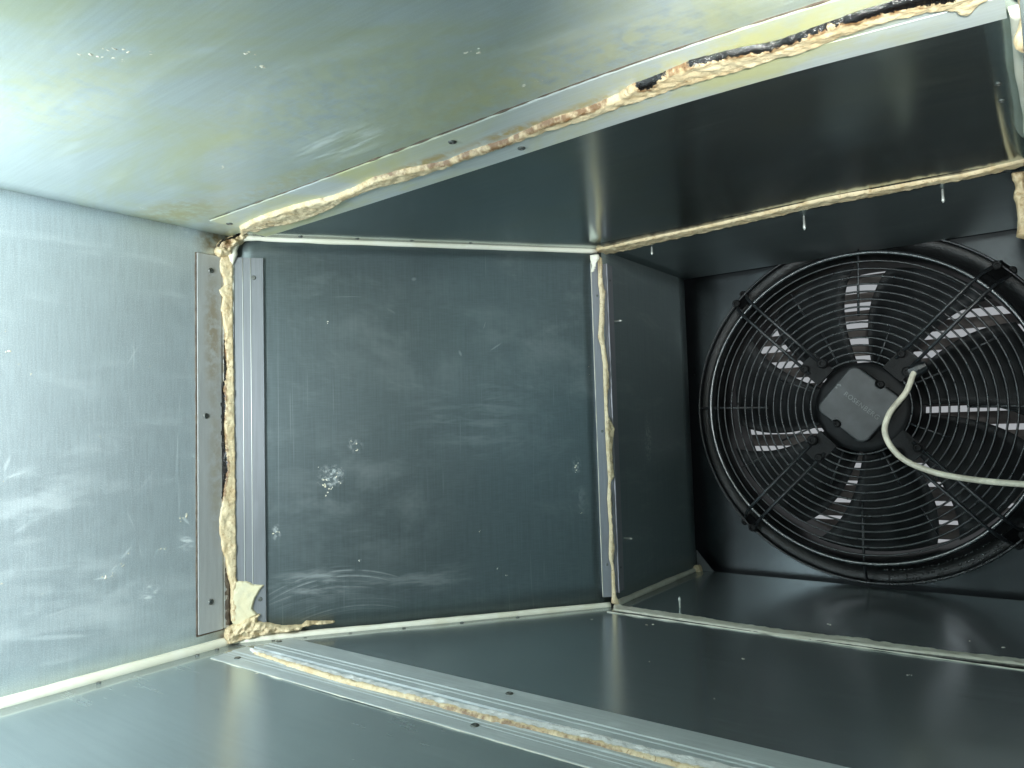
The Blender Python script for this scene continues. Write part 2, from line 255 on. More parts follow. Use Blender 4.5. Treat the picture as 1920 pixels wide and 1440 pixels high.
M['mid_wall'] = metal("brushed_zinc_wall", (0.115, 0.145, 0.153), 0.42, (520, 12), 0.46, metallic=0.78, haze=0.10, haze_rot=0.2, haze_scale=(4, 7), scratches=0.06, grain=0.12, lines=D['mw_lines'],
                      marks=((0.38, 0.32, 0.16, 0.10, 0.0, 0.09, 12, 60, 0.0), (0.145, 0.235, 0.028, 0.022, 0.3, 0.7, 130, 130, 0.5),
                             (0.182, 0.28, 0.014, 0.018, 0.8, 0.35, 120, 60, 0.9), (0.065, 0.155, 0.009, 0.016, 0.0, 0.5, 130, 130, 0.5),
                             (0.542, 0.235, 0.011, 0.02, 0.0, 0.3, 150, 100, 0.5), (0.545, 0.175, 0.025, 0.04, 0.0, 0.14, 40, 40, 0.5), (0.12, 0.075, 0.11, 0.035, 0.05, 0.30, 9, 60, 0.1), (0.27, 0.07, 0.14, 0.03, 0.0, 0.15, 9, 60, 0.0), (0.30, 0.45, 0.25, 0.12, 0.0, 0.10, 7, 7, 0.0), (0.2, 0.2, 0.2, 0.15, 0.3, 0.10, 8, 14, 0.6)),
                      arcs=((0.16, -0.13, 0.215, 0.020, 0.42, 0.14, 0.085, 0.15, 0.05), (0.15, -0.20, 0.262, 0.02, 0.34, 0.13, 0.06, 0.11, 0.05),
                            (0.18, -0.2, 0.24, 0.02, 0.3, 0.16, 0.045, 0.13, 0.04)))
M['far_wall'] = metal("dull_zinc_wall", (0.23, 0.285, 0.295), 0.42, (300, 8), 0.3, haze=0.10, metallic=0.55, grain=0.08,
                      marks=((0.62, 0.27, 0.02, 0.06, 0.0, 0.4, 160, 160, 0.3),))
M['near_ceiling'] = metal("stained_zinc_ceiling", (0.52, 0.60, 0.60), 0.42, (9, 300), 0.1, haze=0.14, haze_scale=(6, 26), grain=0.05,
                          patina=(0.52, 0.55, 0.29), patina_amt=0.7, spangle=0.12, metallic=0.55,
                          marks=((0.40, -0.12, 0.10, 0.05, 0.0, 0.5, 14, 130, 0.0),),
                          rust=((0.06, -0.11, 0.12, 0.06, (0.36, 0.32, 0.14), 0.75), (0.25, -0.085, 0.16, 0.035, (0.38, 0.36, 0.16), 0.6), (0.65, -0.10, 0.32, 0.07, (0.44, 0.43, 0.20), 0.6), (0.45, -0.2, 0.3, 0.10, (0.46, 0.48, 0.26), 0.5), (0.30, -0.35, 0.2, 0.08, (0.50, 0.50, 0.26), 0.45)))
M['ceiling'] = metal("mirror_zinc_ceiling", (0.36, 0.43, 0.43), 0.18, (6, 260), 0.0, haze=0.05, haze_scale=(8, 50),
                     patina=(0.42, 0.44, 0.28), patina_amt=0.3, grain=0.05, metallic=0.95)
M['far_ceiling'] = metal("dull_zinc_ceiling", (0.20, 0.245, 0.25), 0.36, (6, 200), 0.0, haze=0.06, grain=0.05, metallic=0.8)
M['near_floor'] = metal("hazy_zinc_floor", ZINC, 0.25, (7, 200), 0.0, haze=0.07, haze_rot=0.1, haze_scale=(4, 26), metallic=0.75, grain=0.035)
M['floor'] = metal("mirror_zinc_floor", (0.48, 0.55, 0.57), 0.22, (6, 260), 0.0, haze=0.06, haze_scale=(5, 46), grain=0.05, metallic=0.86)
M['strip'] = metal("grey_flange_strip", (0.25, 0.265, 0.285), 0.40, (9, 340), 0.0, haze=0.08, metallic=0.6, grain=0.06)
M['strip_near'] = metal("dirty_flange_strip", (0.52, 0.53, 0.525), 0.46, (20, 200), 0.1, haze=0.1, spangle=0.1, metallic=0.45, grain=0.05,
                        rust=((0.45, -0.028, 0.16, 0.020, (0.28, 0.21, 0.11), 0.75), (0.25, -0.024, 0.14, 0.018, (0.30, 0.24, 0.14), 0.6), (0.3, -0.009, 0.4, 0.007, (0.25, 0.19, 0.10), 0.9)))
M['strip_ceiling'] = metal("stained_flange_strip", (0.56, 0.61, 0.60), 0.48, (14, 300), 0.0, haze=0.1, patina=(0.60, 0.60, 0.30), patina_amt=1.0, metallic=0.3, grain=0.05,
                           rust=tuple((x, -0.024, 0.09, 0.014, (0.40, 0.28, 0.08), 0.9) for x in (0.42, 0.55, 0.66, 0.80)) + ((0.8, -0.035, 0.25, 0.04, (0.56, 0.54, 0.24), 0.8), (0.75, 0.012, 0.25, 0.018, (0.50, 0.50, 0.27), 0.7)))
M['strip_floor'] = metal("pale_flange_strip", (0.50, 0.55, 0.56), 0.44, (9, 300), 0.0, haze=0.3, haze_scale=(14, 46), metallic=0.35, grain=0.06)
M['strip_far'] = metal("dark_flange_strip", (0.34, 0.35, 0.39), 0.42, (9, 340), 0.1, grain=0.06, metallic=0.55)
M['strip_dark'] = metal("dark_joint_strip", (0.17, 0.19, 0.20), 0.25, (9, 340), 0.0, grain=0.06)


def paste(name, a, b, spots, rough=0.55, bump=0.6, scale=90.0, coat=0.0, stains=False):
    n = NT(name)
    o = n.mapping(src="Object")
    big = n.noise(o, scale * 0.45, 5.0, 0.6, 0.6)
    c = n.mix(n.ramp(big, 0.38, 0.68), a, b)
    if spots:
        sp = n.noise(o, scale * 1.3, 5.0, 0.7, 1.6)
        c = n.mix(n.ramp(sp, 0.54, 0.70, 0.0, 0.85), c, spots)
    rg = rough
    if stains:
        wob = n.math('MULTIPLY', n.math('SUBTRACT', n.noise(o, 190.0, 5.0, 0.7), 0.5), 0.0085)
        for attr, colr, lo, hi, rr in (("lip_shine", (0.80, 0.81, 0.80), -0.0016, 0.0012, 0.3), ("stain", (0.19, 0.105, 0.045), -0.0014, 0.0016, 0.4), ("grime", (0.006, 0.005, 0.005), -0.0004, 0.0005, 0.09)):
            an = n.t.nodes.new("ShaderNodeAttribute")
            an.attribute_name = attr
            f = n.ramp(n.math('ADD', an.outputs["Fac"], wob), lo, hi)
            if attr == "stain":
                f = n.math('MULTIPLY', f, n.ramp(n.noise(o, 70.0, 4.0, 0.65), 0.34, 0.60))
            c = n.mix(f, c, colr)
            rg = n.math('ADD', n.math('MULTIPLY', rg, n.math('SUBTRACT', 1.0, f)), n.math('MULTIPLY', f, rr))
    n.val(c, n.b.inputs["Base Color"])
    n.val(rg, n.b.inputs["Roughness"])
    n.b.inputs["Coat Weight"].default_value = coat
    n.bump(n.noise(o, scale * 3.0, 6.0, 0.65, 0.3), bump, 0.0025)
    return n.m


M['sealant'] = paste("cream_sealant", (0.68, 0.57, 0.37), (0.55, 0.42, 0.24), (0.33, 0.19, 0.08), 0.5, 0.45, stains=True)
M['sealant_far'] = paste("dull_cream_sealant", (0.72, 0.62, 0.42), (0.58, 0.47, 0.28), (0.30, 0.18, 0.08), 0.5, 0.7)
M['smear'] = paste("smeared_sealant", (0.66, 0.60, 0.40), (0.56, 0.53, 0.38), None, 0.5, 0.3, 60)
M['caulk'] = paste("white_caulk", (0.80, 0.79, 0.68), (0.74, 0.72, 0.58), None, 0.42, 0.12, 40)
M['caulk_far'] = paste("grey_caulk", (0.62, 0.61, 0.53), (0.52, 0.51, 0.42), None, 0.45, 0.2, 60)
M['white_sealant'] = paste("whitish_sealant", (0.80, 0.80, 0.76), (0.70, 0.68, 0.60), (0.45, 0.40, 0.3), 0.45, 0.5, 80)
M['grime'] = paste("wet_black_grime", (0.006, 0.005, 0.006), (0.016, 0.011, 0.010), None, 0.16, 1.0, 150, 0.0)
M['brown'] = paste("brown_stained_sealant", (0.30, 0.15, 0.05), (0.48, 0.30, 0.13), (0.10, 0.05, 0.03), 0.4, 0.7, 110)
M['gap'] = paste("brown_seam_dirt", (0.07, 0.05, 0.035), (0.13, 0.10, 0.07), None, 0.7, 0.5, 160)
M['flake'] = paste("pale_crumb", (0.78, 0.76, 0.66), (0.72, 0.66, 0.48), None, 0.6, 0.5, 160)
M['screw'] = metal("dull_screw", (0.20, 0.21, 0.20), 0.45, (40, 40))
M['tip'] = metal("pale_screw_tip", (0.52, 0.54, 0.51), 0.35, (40, 40), metallic=0.5)


def paint(name, col, rough, bump=0.3, scale=500.0, spec=0.5, metallic=0.0, coat=0.0):
    n = NT(name)
    o = n.mapping(src="Object")
    c = n.mix(n.ramp(n.noise(o, 25.0, 4.0, 0.6), 0.35, 0.7), col, tuple(min(1, x * 1.7 + 0.004) for x in col))
    n.val(c, n.b.inputs["Base Color"])
    n.b.inputs["Metallic"].default_value = metallic
    n.val(n.math('ADD', rough, n.math('MULTIPLY', n.noise(o, 60.0, 3.0), 0.15)), n.b.inputs["Roughness"])
    n.b.inputs["Specular IOR Level"].default_value = spec
    n.b.inputs["Coat Weight"].default_value = coat
    if bump:
        n.bump(n.noise(o, scale, 3.0, 0.6), bump, 0.0012)
    return n.m


M['wire'] = paint("oily_black_wire", (0.012, 0.014, 0.016), 0.22, 1.0, 260.0, 0.6)
M['gloss'] = paint("glossy_black_ring", (0.012, 0.014, 0.016), 0.10, 0.25, 300.0, 1.0)
M['bracket'] = paint("black_bracket", (0.004, 0.0045, 0.005), 0.5, 0.9, 200.0, 0.2)
M['ring'] = paint("greasy_black_ring", (0.005, 0.0055, 0.006), 0.34, 0.9, 300.0, 0.4)
M['blade'] = paint("dark_blade", (0.010, 0.011, 0.012), 0.5, 0.2, 300.0, 0.25)
M['cover'] = paint("charcoal_cover", (0.026, 0.029, 0.031), 0.42, 0.15, 900.0, 0.5)
M['letter'] = paint("grey_lettering", (0.11, 0.12, 0.12), 0.5, 0.0)
M['plate'] = metal("dark_fan_plate", (0.048, 0.054, 0.057), 0.30, (30, 30), 0.3, grain=0.06)
M['cable'] = paint("ivory_cable", (0.60, 0.555, 0.45), 0.38, 0.15, 120.0, 0.5)
M['slat'] = paint("brown_grey_slat", (0.20, 0.185, 0.175), 0.6, 0.3, 60.0, 0.3)
M['frame'] = paint("grey_frame", (0.20, 0.20, 0.20), 0.6, 0.2, 60.0, 0.3)
_n = NT("overcast_sky")
_e = _n.t.nodes.new("ShaderNodeEmission")
_e.inputs[0].default_value = (0.88, 0.93, 0.97, 1)
_e.inputs[1].default_value = 0.42
_n.t.links.new(_e.outputs[0], _n.t.nodes["Material Output"].inputs[0])
M['sky'] = _n.m

# ------------------------------------------------------------------ object helpers
ORIGIN = {}


def link(name, me, mat, parent=None, label=None, kind=None, mtx=None):
    o = bpy.data.objects.new(name, me)
    COL.objects.link(o)
    if mat is not None and len(me.materials) == 0:
        me.materials.append(mat)
    if mtx is not None:
        o.matrix_basis = mtx
    if parent is not None:
        o.parent = parent
        if parent.name in ORIGIN:
            o.matrix_parent_inverse = Matrix.Translation(-ORIGIN[parent.name])
    if label:
        o['label'] = label
    if kind:
        o['kind'] = kind
    return o


def thing(name, label, cat, loc, group=None):
    o = bpy.data.objects.new(name, None)
    o.empty_display_size = 0.05
    o.location = loc
    COL.objects.link(o)
    ORIGIN[o.name] = Vector(loc)
    o['label'] = label
    o['category'] = cat
    if group:
        o['group'] = group
    return o


def mesh(name, verts, faces, uvs=None, smooth=False):
    me = bpy.data.meshes.new(name)
    me.from_pydata([tuple(v) for v in verts], [], faces)
    if uvs is not None:
        lay = me.uv_layers.new(name="UVMap")
        idx = np.empty(len(me.loops), dtype=np.int32)
        me.loops.foreach_get("vertex_index", idx)
        a = np.asarray(uvs, dtype=np.float32)[idx]
        lay.data.foreach_set("uv", a.ravel())
    if smooth:
        me.polygons.foreach_set("use_smooth", [True] * len(me.polygons))
    me.update()
    return me


def panel(name, f, n, u0, u1, nu, v0, v1, nv, mat, parent, dent=0.0007, seed=0.0, thick=0.0015, label=None):
    """folded sheet: f(u, v) is a point on it, n(u, v) its inward normal; built with a back face and edges"""
    V, UV, F = [], [], []
    N = (nu + 1) * (nv + 1)
    for side in (0, 1):
        for i in range(nu + 1):
            for j in range(nv + 1):
                u = u0 + (u1 - u0) * i / nu
                v = v0 + (v1 - v0) * j / nv
                p, nn = Vector(f(u, v)), Vector(n)
                w = dent * noise.noise(Vector((u * 5.0 + seed, v * 5.0, seed))) * 1.4
                V.append(p + nn * (w - side * thick))
                UV.append((u, v))
    def k(s, i, j):
        return s * N + i * (nv + 1) + j
    for i in range(nu):
        for j in range(nv):
            F.append((k(0, i, j), k(0, i + 1, j), k(0, i + 1, j + 1), k(0, i, j + 1)))
            F.append((k(1, i, j), k(1, i, j + 1), k(1, i + 1, j + 1), k(1, i + 1, j)))
    for i in range(nu):
        F.append((k(0, i, 0), k(1, i, 0), k(1, i + 1, 0), k(0, i + 1, 0)))
        F.append((k(0, i, nv), k(0, i + 1, nv), k(1, i + 1, nv), k(1, i, nv)))
    for j in range(nv):
        F.append((k(0, 0, j), k(0, 0, j + 1), k(1, 0, j + 1), k(1, 0, j)))
        F.append((k(0, nu, j), k(1, nu, j), k(1, nu, j + 1), k(0, nu, j + 1)))
    return link(name, mesh(name, V, F, UV, True), mat, parent, label)


def strip(name, f, n, s0, s1, ns, profile, mat, parent, label=None):
    """flange strip: f(s, v) on the sheet, profile = [(v, height)] across it, run from s0 to s1"""
    V, UV, F = [], [], []
    m = len(profile)
    nn = Vector(n)
    for i in range(ns + 1):
        s = s0 + (s1 - s0) * i / ns
        for (v, h) in profile:
            V.append(Vector(f(s, v)) + nn * h)
            UV.append((s, v))
    for i in range(ns):
        for j in range(m - 1):
            F.append((i * m + j, (i + 1) * m + j, (i + 1) * m + j + 1, i * m + j + 1))
    F.append(tuple(range(m)))
    F.append(tuple(ns * m + j for j in range(m))[::-1])
    return link(name, mesh(name, V, F, UV), mat, parent, label)


SCREW = None


def screw(p, n, r, parent, mat=None):
    global SCREW
    if SCREW is None:
        V, F, k = [], [], 12
        for rr, h in ((1.0, -0.1), (1.0, 0.12), (0.8, 0.30), (0.35, 0.32), (0.3, 0.12)):
            for i in range(k):
                a = 2 * math.pi * i / k
                V.append((rr * math.cos(a), rr * math.sin(a), h))
        for q in range(4):
            for i in range(k):
                F.append((q * k + i, q * k + (i + 1) % k, (q + 1) * k + (i + 1) % k, (q + 1) * k + i))
        F.append(tuple(range(4 * k, 5 * k)))
        SCREW = mesh("screw", V, F)
    q = Vector(n).to_track_quat('Z', 'Y').to_matrix().to_4x4()
    m = Matrix.Translation(Vector(p)) @ q @ Matrix.Diagonal((r, r, r, 1))
    return link("screw", SCREW, mat or M['screw'], parent, mtx=m)


def tube(path, radii, k=8, squash=None):
    V, F = [], []
    pts = [Vector(p) for p in path]
    up0 = Vector((0.123, 0.31, 0.94)).normalized()
    n = len(pts)
    for i, p in enumerate(pts):
        t = (pts[min(i + 1, n - 1)] - pts[max(i - 1, 0)]).normalized()
        a = t.cross(up0)
        if a.length < 1e-4:
            a = t.cross(Vector((1, 0, 0)))
        a.normalize()
        b = t.cross(a)
        r = radii[i] if isinstance(radii, (list, tuple)) else radii
        for j in range(k):
            th = 2 * math.pi * j / k
            V.append(p + a * (r * math.cos(th)) + b * (r * math.sin(th)))
    for i in range(n - 1):
        for j in range(k):
            F.append((i * k + j, i * k + (j + 1) % k, (i + 1) * k + (j + 1) % k, (i + 1) * k + j))
    F.append(tuple(range(k))[::-1])
    F.append(tuple((n - 1) * k + j for j in range(k)))
    return V, F


def smooth_path(pts, m=8):
    out = []
    P = [Vector(p) for p in pts]
    P = [P[0] * 2 - P[1]] + P + [P[-1] * 2 - P[-2]]
    for i in range(1, len(P) - 2):
        a, b, c, d = P[i - 1:i + 3]
        for j in range(m):
            t = j / m
            out.append(0.5 * ((2 * b) + (c - a) * t + (2 * a - 5 * b + 4 * c - d) * t * t + (3 * b - a - 3 * c + d) * t ** 3))
    out.append(P[-2])
    return out


def patch(name, frame, pol, h, mat, parent, res=0.0022, seed=0.0, base=-0.001, dome=0.006, rough=0.5, ragged=0.0006, label=None, kind=None, zones=()):
    """a lump of paste inside the outline pol on a surface frame(u, v, height); rounded at the rim, lumpy on top"""
    P = np.array(pol, float)
    # refine and roughen the outline
    Q = []
    for i in range(len(P)):
        a, b = P[i], P[(i + 1) % len(P)]
        m = max(1, int(np.linalg.norm(b - a) / (res * 1.5)))
        for j in range(m):
            q = a + (b - a) * j / m
            w = noise.noise_vector(Vector((q[0] * 220 + seed, q[1] * 220, seed)))
            Q.append(q + np.array((w.x, w.y)) * ragged)
    Q = np.array(Q)
    lo, hi = Q.min(0) - res, Q.max(0) + res
    nu, nv = int((hi[0] - lo[0]) / res) + 2, int((hi[1] - lo[1]) / res) + 2
    gu, gv = np.meshgrid(lo[0] + np.arange(nu) * res, lo[1] + np.arange(nv) * res, indexing='ij')
    pts = np.c_[gu.ravel(), gv.ravel()]
    A, Bq = Q, np.roll(Q, -1, 0)

    def inside(p):
        return inside2(p, A, Bq)

    def inside2(p, A, Bq):
        c = np.zeros(len(p), bool)
        for a, b in zip(A, Bq):
            if a[1] == b[1]:
                continue
            hit = ((a[1] > p[:, 1]) != (b[1] > p[:, 1])) & (p[:, 0] < (b[0] - a[0]) * (p[:, 1] - a[1]) / (b[1] - a[1]) + a[0])
            c ^= hit
        return c

    def nearest(p):
        best = np.full(len(p), 1e9)
        bp = np.zeros((len(p), 2))
        for a, b in zip(A, Bq):
            dd = b - a
            t = np.clip(((p - a) @ dd) / max(dd @ dd, 1e-12), 0, 1)
            q = a + t[:, None] * dd
            r = np.linalg.norm(p - q, axis=1)
            k = r < best
            best[k] = r[k]
            bp[k] = q[k]
        return best, bp
    ins = inside(pts).reshape(nu, nv)
    ce = inside(np.c_[(gu[:-1, :-1] + res / 2).ravel(), (gv[:-1, :-1] + res / 2).ravel()]).reshape(nu - 1, nv - 1)
    used = np.zeros((nu, nv), bool)
    used[:-1, :-1] |= ce
    used[1:, :-1] |= ce
    used[:-1, 1:] |= ce
    used[1:, 1:] |= ce
    ids = np.full((nu, nv), -1)
    sel = np.argwhere(used)
    for i, (a, b) in enumerate(sel):
        ids[a, b] = i
    sp = np.c_[gu[used], gv[used]]
    dist, near = nearest(sp)
    border = np.zeros(len(sp), bool)
    full = np.zeros((nu, nv), int)
    full[:-1, :-1] += ce
    full[1:, :-1] += ce
    full[:-1, 1:] += ce
    full[1:, 1:] += ce
    border = full[used] < 4
    sp[border] = near[border]
    dist[border] = 0
    zh = np.zeros(len(sp))
    zd = {}
    for zp, attr, dh, grow in zones:
        A, Bq = np.array(zp, float), np.roll(np.array(zp, float), -1, 0)
        sd = nearest(sp)[0] * np.where(inside2(sp, A, Bq), 1, -1) + grow
        zd[attr] = np.maximum(zd[attr], sd) if attr in zd else sd
        zh += dh * np.clip(sd / 0.002 + 0.3, 0, 1) * ~border
    V = []
    for (u, v), dd in zip(sp, dist):
        k = min(1.0, dd / dome)
        k = math.sqrt(max(0.0, 1 - (1 - k) ** 2))
        nz = noise.fractal(Vector((u * 95 + seed, v * 95, seed * 1.7)), 0.9, 2.1, 4)
        V.append(frame(u, v, base + (h - base) * k * (1 + rough * nz) + (zh[len(V)] if zones else 0.0)))
    F = [(ids[a, b], ids[a + 1, b], ids[a + 1, b + 1], ids[a, b + 1]) for a, b in np.argwhere(ce)]
    F = [tuple(int(x) for x in q) for q in F]
    me = mesh(name, V, F, sp, True)
    o = link(name, me, mat, parent, label, kind)
    for attr in ("grime", "stain", "lip_shine"):
        at = me.attributes.new(attr, 'FLOAT', 'POINT')
        at.data.foreach_set("value", np.clip(zd.get(attr, np.full(len(sp), -0.05)), -0.05, 0.05).astype(np.float32))
    return o


def crumbs(name, frame, spots, mat, parent, seed=1, label=None):
    """small flattened crumbs stuck to a sheet, joined as one part"""
    rnd = random.Random(seed)
    V, F = [], []
    fine = []
    for (u, v, r) in spots:
        for q in range(3):
            fine.append((u + rnd.uniform(-1, 1) * r, v + rnd.uniform(-1, 1) * r, r * rnd.uniform(0.25, 0.62)))
    for (u, v, r) in fine:
        k, c0 = 9, len(V)
        ang = rnd.uniform(0, 3.14)
        el = rnd.uniform(0.45, 1.0)
        V.append(frame(u, v, r * 0.24))
        for q, hh in ((0.55, 0.2), (1.0, -0.02)):
            for i in range(k):
                a = 2 * math.pi * i / k
                rr = r * q * rnd.uniform(0.4, 1.5)
                x, y = rr * math.cos(a), rr * el * math.sin(a)
                V.append(frame(u + x * math.cos(ang) - y * math.sin(ang), v + x * math.sin(ang) + y * math.cos(ang), r * hh))
        for i in range(k):
            j = (i + 1) % k
            F.append((c0, c0 + 1 + i, c0 + 1 + j))
            F.append((c0 + 1 + i, c0 + 1 + k + i, c0 + 1 + k + j, c0 + 1 + j))
    return link(name, mesh(name, V, F), mat, parent, label, kind='stuff')


# ------------------------------------------------------------------ the duct: three sections, S-shaped in plan
H = 0.60
A0 = Vector((0.0, 0.0, 0.0))
B0 = Vector((0.37407, 0.46973, 0.0))
Y3 = 0.816
DM = Vector((0.62295, 0.78226, 0.0))           # along the middle wall
NM = Vector((0.78226, -0.62295, 0.0))          # its inward normal
ND = Vector((0.94400, -0.32995, 0.0))          # bisector at the joints
TD = Vector((0.32995, 0.94400, 0.0))
UP = Vector((0, 0, 1))
LM = 0.60048
BX = [0, 0.2, 0.47, 0.69, 0.836, 0.985]
BZ = [0, 0.002, 0.006, 0.0105, 0.0075, -0.002]
_cs = np.linspace(-0.1, 1.2, 131)
_cz = np.interp(_cs, BX, BZ)
_ker = np.hanning(25)
_cz = np.convolve(np.pad(_cz, 12, mode='edge'), _ker / _ker.sum(), mode='valid')


def zc(x, y):                                   # the ceiling sheet bows up a little at the near joint
    return H + float(np.interp(x, _cs, _cz)) * math.exp(-(y / 0.3) ** 2)


def xr(y):                                      # right-hand wall
    if y < -0.15:
        return 0.985 + (-0.15 - y) * 0.9 if y > -0.3 else 1.12
    if y < 0.4697:
        return 0.985 - 0.012 * max(0.0, y) / 0.4697
    return 0.973 + (y - 0.4697) * 0.2


def xl(y):                                      # left-hand wall
    if y < 0:
        return 0.0
    if y < B0.y:
        return B0.x * y / B0.y
    return B0.x


def fr_wall(u, v, h): return (h, u, v)
def fr_mid(u, v, h): return DM * u + UP * v + NM * h
def fr_far(u, v, h): return (B0.x + h, u, v)
def fr_near_joint(u, v, h): return TD * u + UP * v + ND * (h + 0.004)
def fr_far_joint(u, v, h): return B0 + TD * u + UP * v + ND * (h + 0.003)
def fr_ceil(u, v, h): return (u, v, zc(u, v) - h)
def fr_floor(u, v, h): return (u, v, h)
def fr_right_near(u, v, h): return (u, -0.01 - h, v)
def fr_right_far(u, v, h): return (u, 0.462 - h, v)


def plan_panel(name, y0, y1, ny, nx, zf, nz, mat, parent, seed, label=None):
    """floor or ceiling sheet between the two side walls"""
    V, UV, F = [], [], []
    N = (ny + 1) * (nx + 1)
    for side in (0, 1):
        for i in range(ny + 1):
            y = y0 + (y1 - y0) * i / ny
            a, b = xl(y) - 0.0012, xr(y) + 0.0012
            for j in range(nx + 1):
                x = a + (b - a) * j / nx
                w = 0.0013 * noise.noise(Vector((x * 4.5 + seed, y * 4.5, seed))) + 0.00025 * noise.noise(Vector((x * 14 + seed, y * 14, seed)))
                V.append((x, y, zf(x, y) + nz * (w - side * 0.0015)))
                UV.append((x, y))
    def k(s, i, j):
        return s * N + i * (nx + 1) + j
    for i in range(ny):
        for j in range(nx):
            F.append((k(0, i, j), k(0, i, j + 1), k(0, i + 1, j + 1), k(0, i + 1, j)))
            F.append((k(1, i, j), k(1, i + 1, j), k(1, i + 1, j + 1), k(1, i, j + 1)))
    for i in range(ny):
        F.append((k(0, i, 0), k(0, i + 1, 0), k(1, i + 1, 0), k(1, i, 0)))
        F.append((k(0, i, nx), k(1, i, nx), k(1, i + 1, nx), k(0, i + 1, nx)))
    return link(name, mesh(name, V, F, UV, True), mat, parent, label)


GROUP = "sheet metal sections of the duct"
near = thing("duct_section", "bright near section of zinc duct with scuffed left wall and yellow stained ceiling", "duct section", (0.5, -0.6, 0), GROUP)
mid = thing("duct_section", "middle section of zinc duct with the large dark brushed wall", "duct section", (0.6, 0.23, 0), GROUP)
far = thing("duct_section", "short far section of zinc duct framing the black fan", "duct section", (0.67, 0.65, 0), GROUP)

ZT = H + 0.02
panel("side_panel", lambda u, v: (0, u, v), (1, 0, 0), -1.6, 0.0, 32, -0.002, ZT, 14, M['near_wall'], near, 0.0008, 1.0, label="left wall, pale and scuffed")
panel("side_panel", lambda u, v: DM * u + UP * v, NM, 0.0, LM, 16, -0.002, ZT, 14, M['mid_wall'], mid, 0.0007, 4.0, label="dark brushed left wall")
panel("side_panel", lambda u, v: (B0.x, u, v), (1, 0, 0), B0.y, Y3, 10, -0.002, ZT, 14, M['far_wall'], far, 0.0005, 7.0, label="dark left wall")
panel("side_panel", lambda u, v: (xr(u), u, v), (-1, 0, 0), -0.2, 0.0, 6, -0.002, ZT, 10, M['near_floor'], near, 0.0003, 9.0)
panel("side_panel", lambda u, v: (xr(u), u, v), (-1, 0, 0), 0.0, 0.4697, 10, -0.002, ZT, 10, M['near_floor'], mid, 0.0003, 10.0)
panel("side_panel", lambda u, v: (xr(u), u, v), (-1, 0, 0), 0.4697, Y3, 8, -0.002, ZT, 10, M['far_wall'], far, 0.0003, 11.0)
panel("side_panel", lambda u, v: (1.12, u, v), (-1, 0, 0), -1.6, -1.25, 4, -0.002, ZT, 6, M['near_wall'], near, 0.0003, 12.0)
panel("end_panel", lambda u, v: (u, -1.6, v), (0, 1, 0), 0.0, 1.12, 10, -0.002, ZT, 10, M['near_wall'], near, 0.0008, 13.0)
plan_panel("ceiling_panel", -1.6, 0.0, 40, 30, zc, -1, M['near_ceiling'], near, 2.0, "yellow stained ceiling")
plan_panel("ceiling_panel", 0.0, 0.4697, 22, 30, zc, -1, M['ceiling'], mid, 5.0)
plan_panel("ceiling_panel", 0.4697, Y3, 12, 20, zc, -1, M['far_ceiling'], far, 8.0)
plan_panel("floor_panel", -1.6, 0.0, 40, 24, lambda x, y: 0.0, 1, M['near_floor'], near, 3.0)
plan_panel("floor_panel", 0.0, 0.4697, 20, 24, lambda x, y: 0.0, 1, M['floor'], mid, 6.0)
plan_panel("floor_panel", 0.4697, Y3, 12, 20, lambda x, y: 0.0, 1, M['floor'], far, 9.0)

def on_mid0(u, z, h): return DM * u + UP * z + NM * h


# ---- flange strips either side of the near joint
s = strip("flange_strip", lambda a, v: (0, v, a), (1, 0, 0), 0.0235, 0.5665, 1,
          [(-0.0515, 0), (-0.0513, 0.0035), (-0.0146, 0.0035), (-0.0140, 0.0020), (-0.0110, 0.0020), (-0.0105, 0.0026), (-0.0100, 0.0020), (-0.004, 0.0020), (-0.0035, 0.0)],
          M['strip_near'], near, "grimy grey strip on left wall")
for (y, z) in ((-0.0305, 0.5433), (-0.039, 0.3303), (-0.0328, 0.0656)):
    screw((0.0035, y, z), (1, 0, 0), 0.0042, s)
g = []
pth = [Vector((0.0005, -0.0525 + 0.0006 * noise.noise(Vector((0, 0, z * 60))), z)) for z in np.linspace(0.022, 0.567, 90)]
V, F = tube(pth, [0.0011 + 0.0009 * abs(noise.noise(Vector((z.z * 90, 3, 1)))) for z in pth], 6)
V2, F2 = tube([Vector((0.0005, -0.053, 0.0215)), Vector((0.0012, -0.034, 0.0222)), Vector((0.0015, -0.012, 0.0228))], 0.0014, 6)
V3, F3 = tube([Vector((0.0005, -0.0525, 0.5668)), Vector((0.0015, -0.012, 0.5668))], 0.0009, 6)
allV, allF = list(V), list(F)
for vv, ff in ((V2, F2), (V3, F3)):
    o0 = len(allV)
    allV += vv
    allF += [tuple(x + o0 for x in q) for q in ff]
link("seam_dirt", mesh("seam_dirt", allV, allF, None, True), M['gap'], s)

s = strip("flange_strip", lambda a, v: DM * v + UP * a, NM, 0.026, 0.568, 1,
          [(0.0065, 0), (0.0066, 0.0062), (0.0076, 0.0066), (0.0086, 0.0044), (0.0490, 0.0044), (0.0496, 0.0052), (0.0500, 0.0050), (0.0503, 0.0)],
          M['strip'], mid, "ribbed grey strip at the near joint")
for u_, w_ in ((0.0206, 0.0007), (0.0318, 0.0007), (0.0498, 0.0004)):  # bright tubes paint the lit edges of the strip's ribs
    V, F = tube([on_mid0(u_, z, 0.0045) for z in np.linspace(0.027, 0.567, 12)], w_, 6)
    link("rib_glint", mesh("rib_glint", V, F, None, True), M['tip'], s)
for (u, z) in ((0.0362, 0.5376), (0.0414, 0.060)):
    screw(DM * u + UP * z + NM * 0.0046, NM, 0.0034, s)
prof_c1 = [(-0.0665, 0.0001), (-0.0640, 0.0015), (-0.026, 0.0016), (-0.003, 0.0018), (-0.002, 0)]
